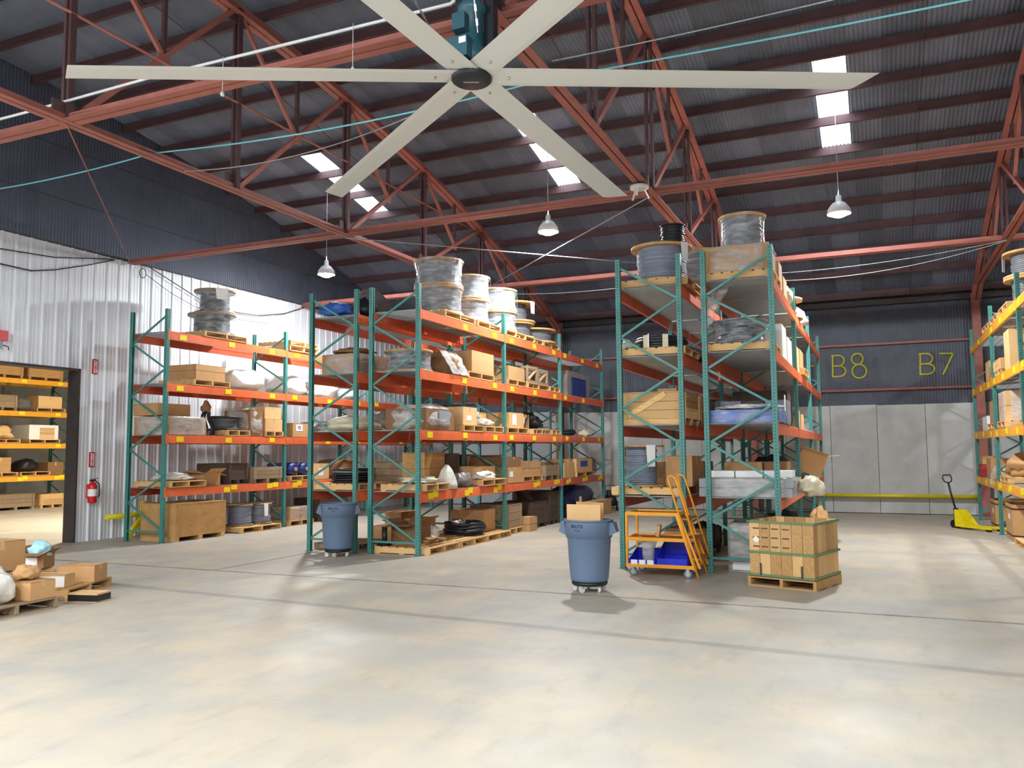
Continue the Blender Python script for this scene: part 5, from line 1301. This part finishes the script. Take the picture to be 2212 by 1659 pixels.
for y in (y0 - .02, y1 + .02):     # hairpin hand rails running down to the floor
    sx = lambda z: .54 - .42 * z / 1.40
    pts = [(sx(0) + .0, y, .005), (sx(1.3), y, 1.36), (sx(1.38) + .01, y, 1.44), (sx(1.42) + .06, y, 1.465), (sx(1.38) + .11, y, 1.43), (sx(1.3) + .12, y, 1.34), (sx(.25) + .12, y, .25)]
    MB().tube(pts, .015, 8).build('hand_rail', 'cart_orange', t)
for z in (.28, .56, .84): MB().box(.54 - .42 * z / 1.4 - .02, .54 - .42 * z / 1.4 + .13, y0 - .01, y1 + .01, z - .012, z + .012).build('step', 'cart_worn', t)
for x in (-.42, .38):
    for y in (y0 + .04, y1 - .04):
        MB().box(x - .02, x + .02, y - .03, y + .03, .09, .145).build('caster_fork', 'steel', t); wh = MB().cyl((x, y - .018, .062), (x, y + .018, .062), .062, 16).build('wheel', 'cable_grey', t); MB().cyl((x, y - .021, .062), (x, y + .021, .062), .036, 14).build('wheel_hub', 'steel', wh)
def hopper(label, x, y, z, dx, dy, dz, rz_=0):
    t = thing('hopper_bin', label, 'bin', (x, y, z), rz_); k = .012
    MB().box(-dx / 2, dx / 2, -dy / 2, dy / 2, 0, k).build('base', 'blue_plastic', t)
    MB().box(-dx / 2, dx / 2, dy / 2 - k, dy / 2, k, dz).build('back_wall', 'blue_plastic', t)
    for s in (-1, 1):
        x0, x1 = sorted((s * dx / 2, s * (dx / 2 - k)))
        MB().quadbox([(x0, -dy / 2, k), (x1, -dy / 2, k), (x1, dy / 2 - k, k), (x0, dy / 2 - k, k), (x0, -dy / 2, dz * .42), (x1, -dy / 2, dz * .42), (x1, dy / 2 - k, dz), (x0, dy / 2 - k, dz)]).build('side_wall', 'blue_plastic', t)
    MB().box(-dx / 2 + k, dx / 2 - k, -dy / 2, -dy / 2 + k, k, dz * .36).build('front_wall', 'blue_plastic', t)
    return t
hopper('large blue hopper bin on the bottom shelf of the cart', -2.74, 12.14, .1655, .44, .5, .30)
t = hopper('small blue hopper bin with three white labels on the cart', -3.18, 12.14, .1655, .40, .5, .20)
for k in range(3): MB().box(-.16 + .12 * k, -.065 + .12 * k, -.256, -.251, .01, .075).build('label', 'white_paper', t)
t = thing('clear_bag', 'clear plastic bag standing between the blue bins on the cart', 'bag', (-3.13, 12.10, .178))
mb = MB(); mb.lathe([(.07, 0), (.09, .1), (.09, .2), (.13, .3), (.16, .335)], 18, wob=.15, caps=False, seed=2); mb.build('bag', 'film_dense', t)
tag(board('brick_block', 'cardboard', None, (-3.02, 12.3, .545 + .085), (.05, .1, .17), (.0, .15, 0)), 'small tan block propped on the middle shelf of the cart', 'block')

# slatted wooden crate on a pallet
CR = math.radians(-17)
cx, cy = -1.07, 11.96
pallet('brown pallet under the slatted wooden crate', cx, cy, 0, .93, .93, CR + PI / 2, mt='plywood')
t = thing('slatted_crate', 'open slatted wooden crate with green steel bands', 'crate', (cx, cy, PZ), CR)
HW = .44
def face(a):   # planks of one side, then inner tier
    ca, sa = math.cos(a), math.sin(a)
    def P(u, v, z): return (ca * u - sa * v, sa * u + ca * v, z)
    n = 6; wd = 2 * HW / n
    for i in range(n):
        u = -HW + wd * (i + .5)
        board('plank', random.choice(['pine', 'pine', 'flange_wood', 'plywood', 'cardboard_pale']), t, P(u, -HW + .012, .155), (wd - .006, .022, .30), (0, 0, a))
    for i, (z, h) in enumerate(((.40, .17), (.60, .20))):
        pass
    for i in range(n):
        u = -HW + wd * (i + .5); board('plank', random.choice(['pine', 'pine', 'flange_wood', 'plywood', 'cardboard_pale']), t, P(u, -HW + .012, .53), (wd - .006, .022, .42), (0, 0, a))
    for z in (.012, .315, .715):
        board('band', 'band_green', t, P(0, -HW - .006, z + .012), (2 * HW + .05, .016, .03), (0, 0, a))
for k in range(4): face(k * PI / 2)
for z in (.40, .52, .64):     # dark strips painted for shaded hand slots, plus printing, on the front
    for k, u in enumerate((-.34, -.22, -.08, .07)): board('painted_slot', 'slot_shade_ink', t, (u, -HW - .0005, z), (.09, .003, .018))
board('white_tag', 'white_paper', t, (-.34, -HW - .004, .49), (.07, .004, .07), (0, .5, 0))
for u in (-.28, .28): board('hasp', 'dark_steel', t, (u, -HW - .019, .10), (.02, .01, .16))
board('floor_board', 'pine', t, (0, 0, .012), (2 * HW - .05, 2 * HW - .05, .02))

# left foreground pallets
pallet('worn pallet at the left edge, nearest the viewer', -9.58, 6.45, 0, 1.1, 1.08, .06, mt='old_wood')
carton('torn tan carton at the corner of the nearest left pallet', -9.24, 6.80, PZ, .36, .34, .22, .08)
soft('white plastic sacks piled on the nearest left pallet', -9.32, 6.30, PZ, .50, .60, .42, 'white_bag', 131, .2, 2.4, name='plastic_sacks', cat='bag')
soft('white sacks under the large carton on the nearest left pallet', -9.83, 6.5, PZ, .52, .95, .31, 'white_bag', 137, .05, 5, name='plastic_sacks', cat='bag', taper=.05)
soft('brown crumpled paper between sacks and carton on the nearest left pallet', -9.30, 6.78, PZ + .222, .32, .3, .17, 'cardboard', 132, .25, 2.2, name='crumpled_paper', cat='paper')
carton('large plain tan carton above the white sacks at the left edge', -9.80, 6.64, PZ + .31, .44, .62, .36, .08, paper=('x', -.08, .2, .07, .05))
pallet('second worn pallet behind the nearest left pallet', -10.08, 7.74, 0, 1.0, 1.05, .37, mt='pine')
carton('long tan carton with white shipping labels on the second left pallet', -9.86, 7.46, PZ, .60, .26, .17, .42, mt='cardboard_pale', paper=('y', .06, .085, .48, .13))
carton('short tan carton with white end label on the second left pallet', -10.27, 7.27, PZ, .22, .26, .17, .40, mt='cardboard_pale', paper=('y', -.0, .085, .16, .15))
carton('orange-tan carton at the back of the second left pallet', -9.90, 8.02, PZ, .50, .34, .22, .40)
soft('flattened brown paper on the cartons of the second left pallet', -10.36, 7.70, PZ, .34, .5, .20, 'cardboard_pale', 134, .1, 5, name='flat_carton', cat='cardboard')
t = carton('small slatted box of labelled stock on the second left pallet', -10.33, 7.70, PZ + .20, .27, .24, .19, .36, mt='cardboard_dark', open_=True, paper=('y', -.03, .09, .16, .1))
soft('pale blue plastic bag puffing out of the small slatted box', -10.33, 7.71, PZ + .27, .24, .21, .28, 'pale_blue_film', 135, .25, 2.1, name='blue_bag', cat='bag', taper=-.3)
t = carton('small flat carton with black sides on the floor by the left pallets', -9.12, 7.50, 0, .40, .26, .11, .25, mt='cardboard_pale', tape=False)
MB().box(-.202, .202, -.133, -.13, .012, .09).build('dark_band', 'black_plastic', t); MB().box(.201, .204, -.13, .13, .012, .09).build('dark_band', 'black_plastic', t)

# black wheeled pump parked by the back wall
t = thing('wheeled_pump', 'black wheeled machine parked at the far end of the middle rack', 'machine', (-7.5, 24.5, 0), .3)
MB().lump(.4, .5, .34, 141, .12, 8, 3.5).build('body', 'black_plastic', t, (0, 0, .14)); MB().box(-.12, .12, -.14, .14, .46, .62).build('tank', 'dark_steel', t)
for sx in (-1, 1): w_ = MB().cyl((sx * .2 - .03, 0, .15), (sx * .2 + .03, 0, .15), .15, 18).build('wheel', 'rubber_black', t); MB().cyl((sx * .2 - .035, 0, .15), (sx * .2 + .035, 0, .15), .06, 12).build('wheel_hub', 'steel', w_)
MB().tube([(-.15, .22, .3), (-.15, .3, .75), (.15, .3, .75), (.15, .22, .3)], .015, 8).build('handle', 'black_plastic', t)
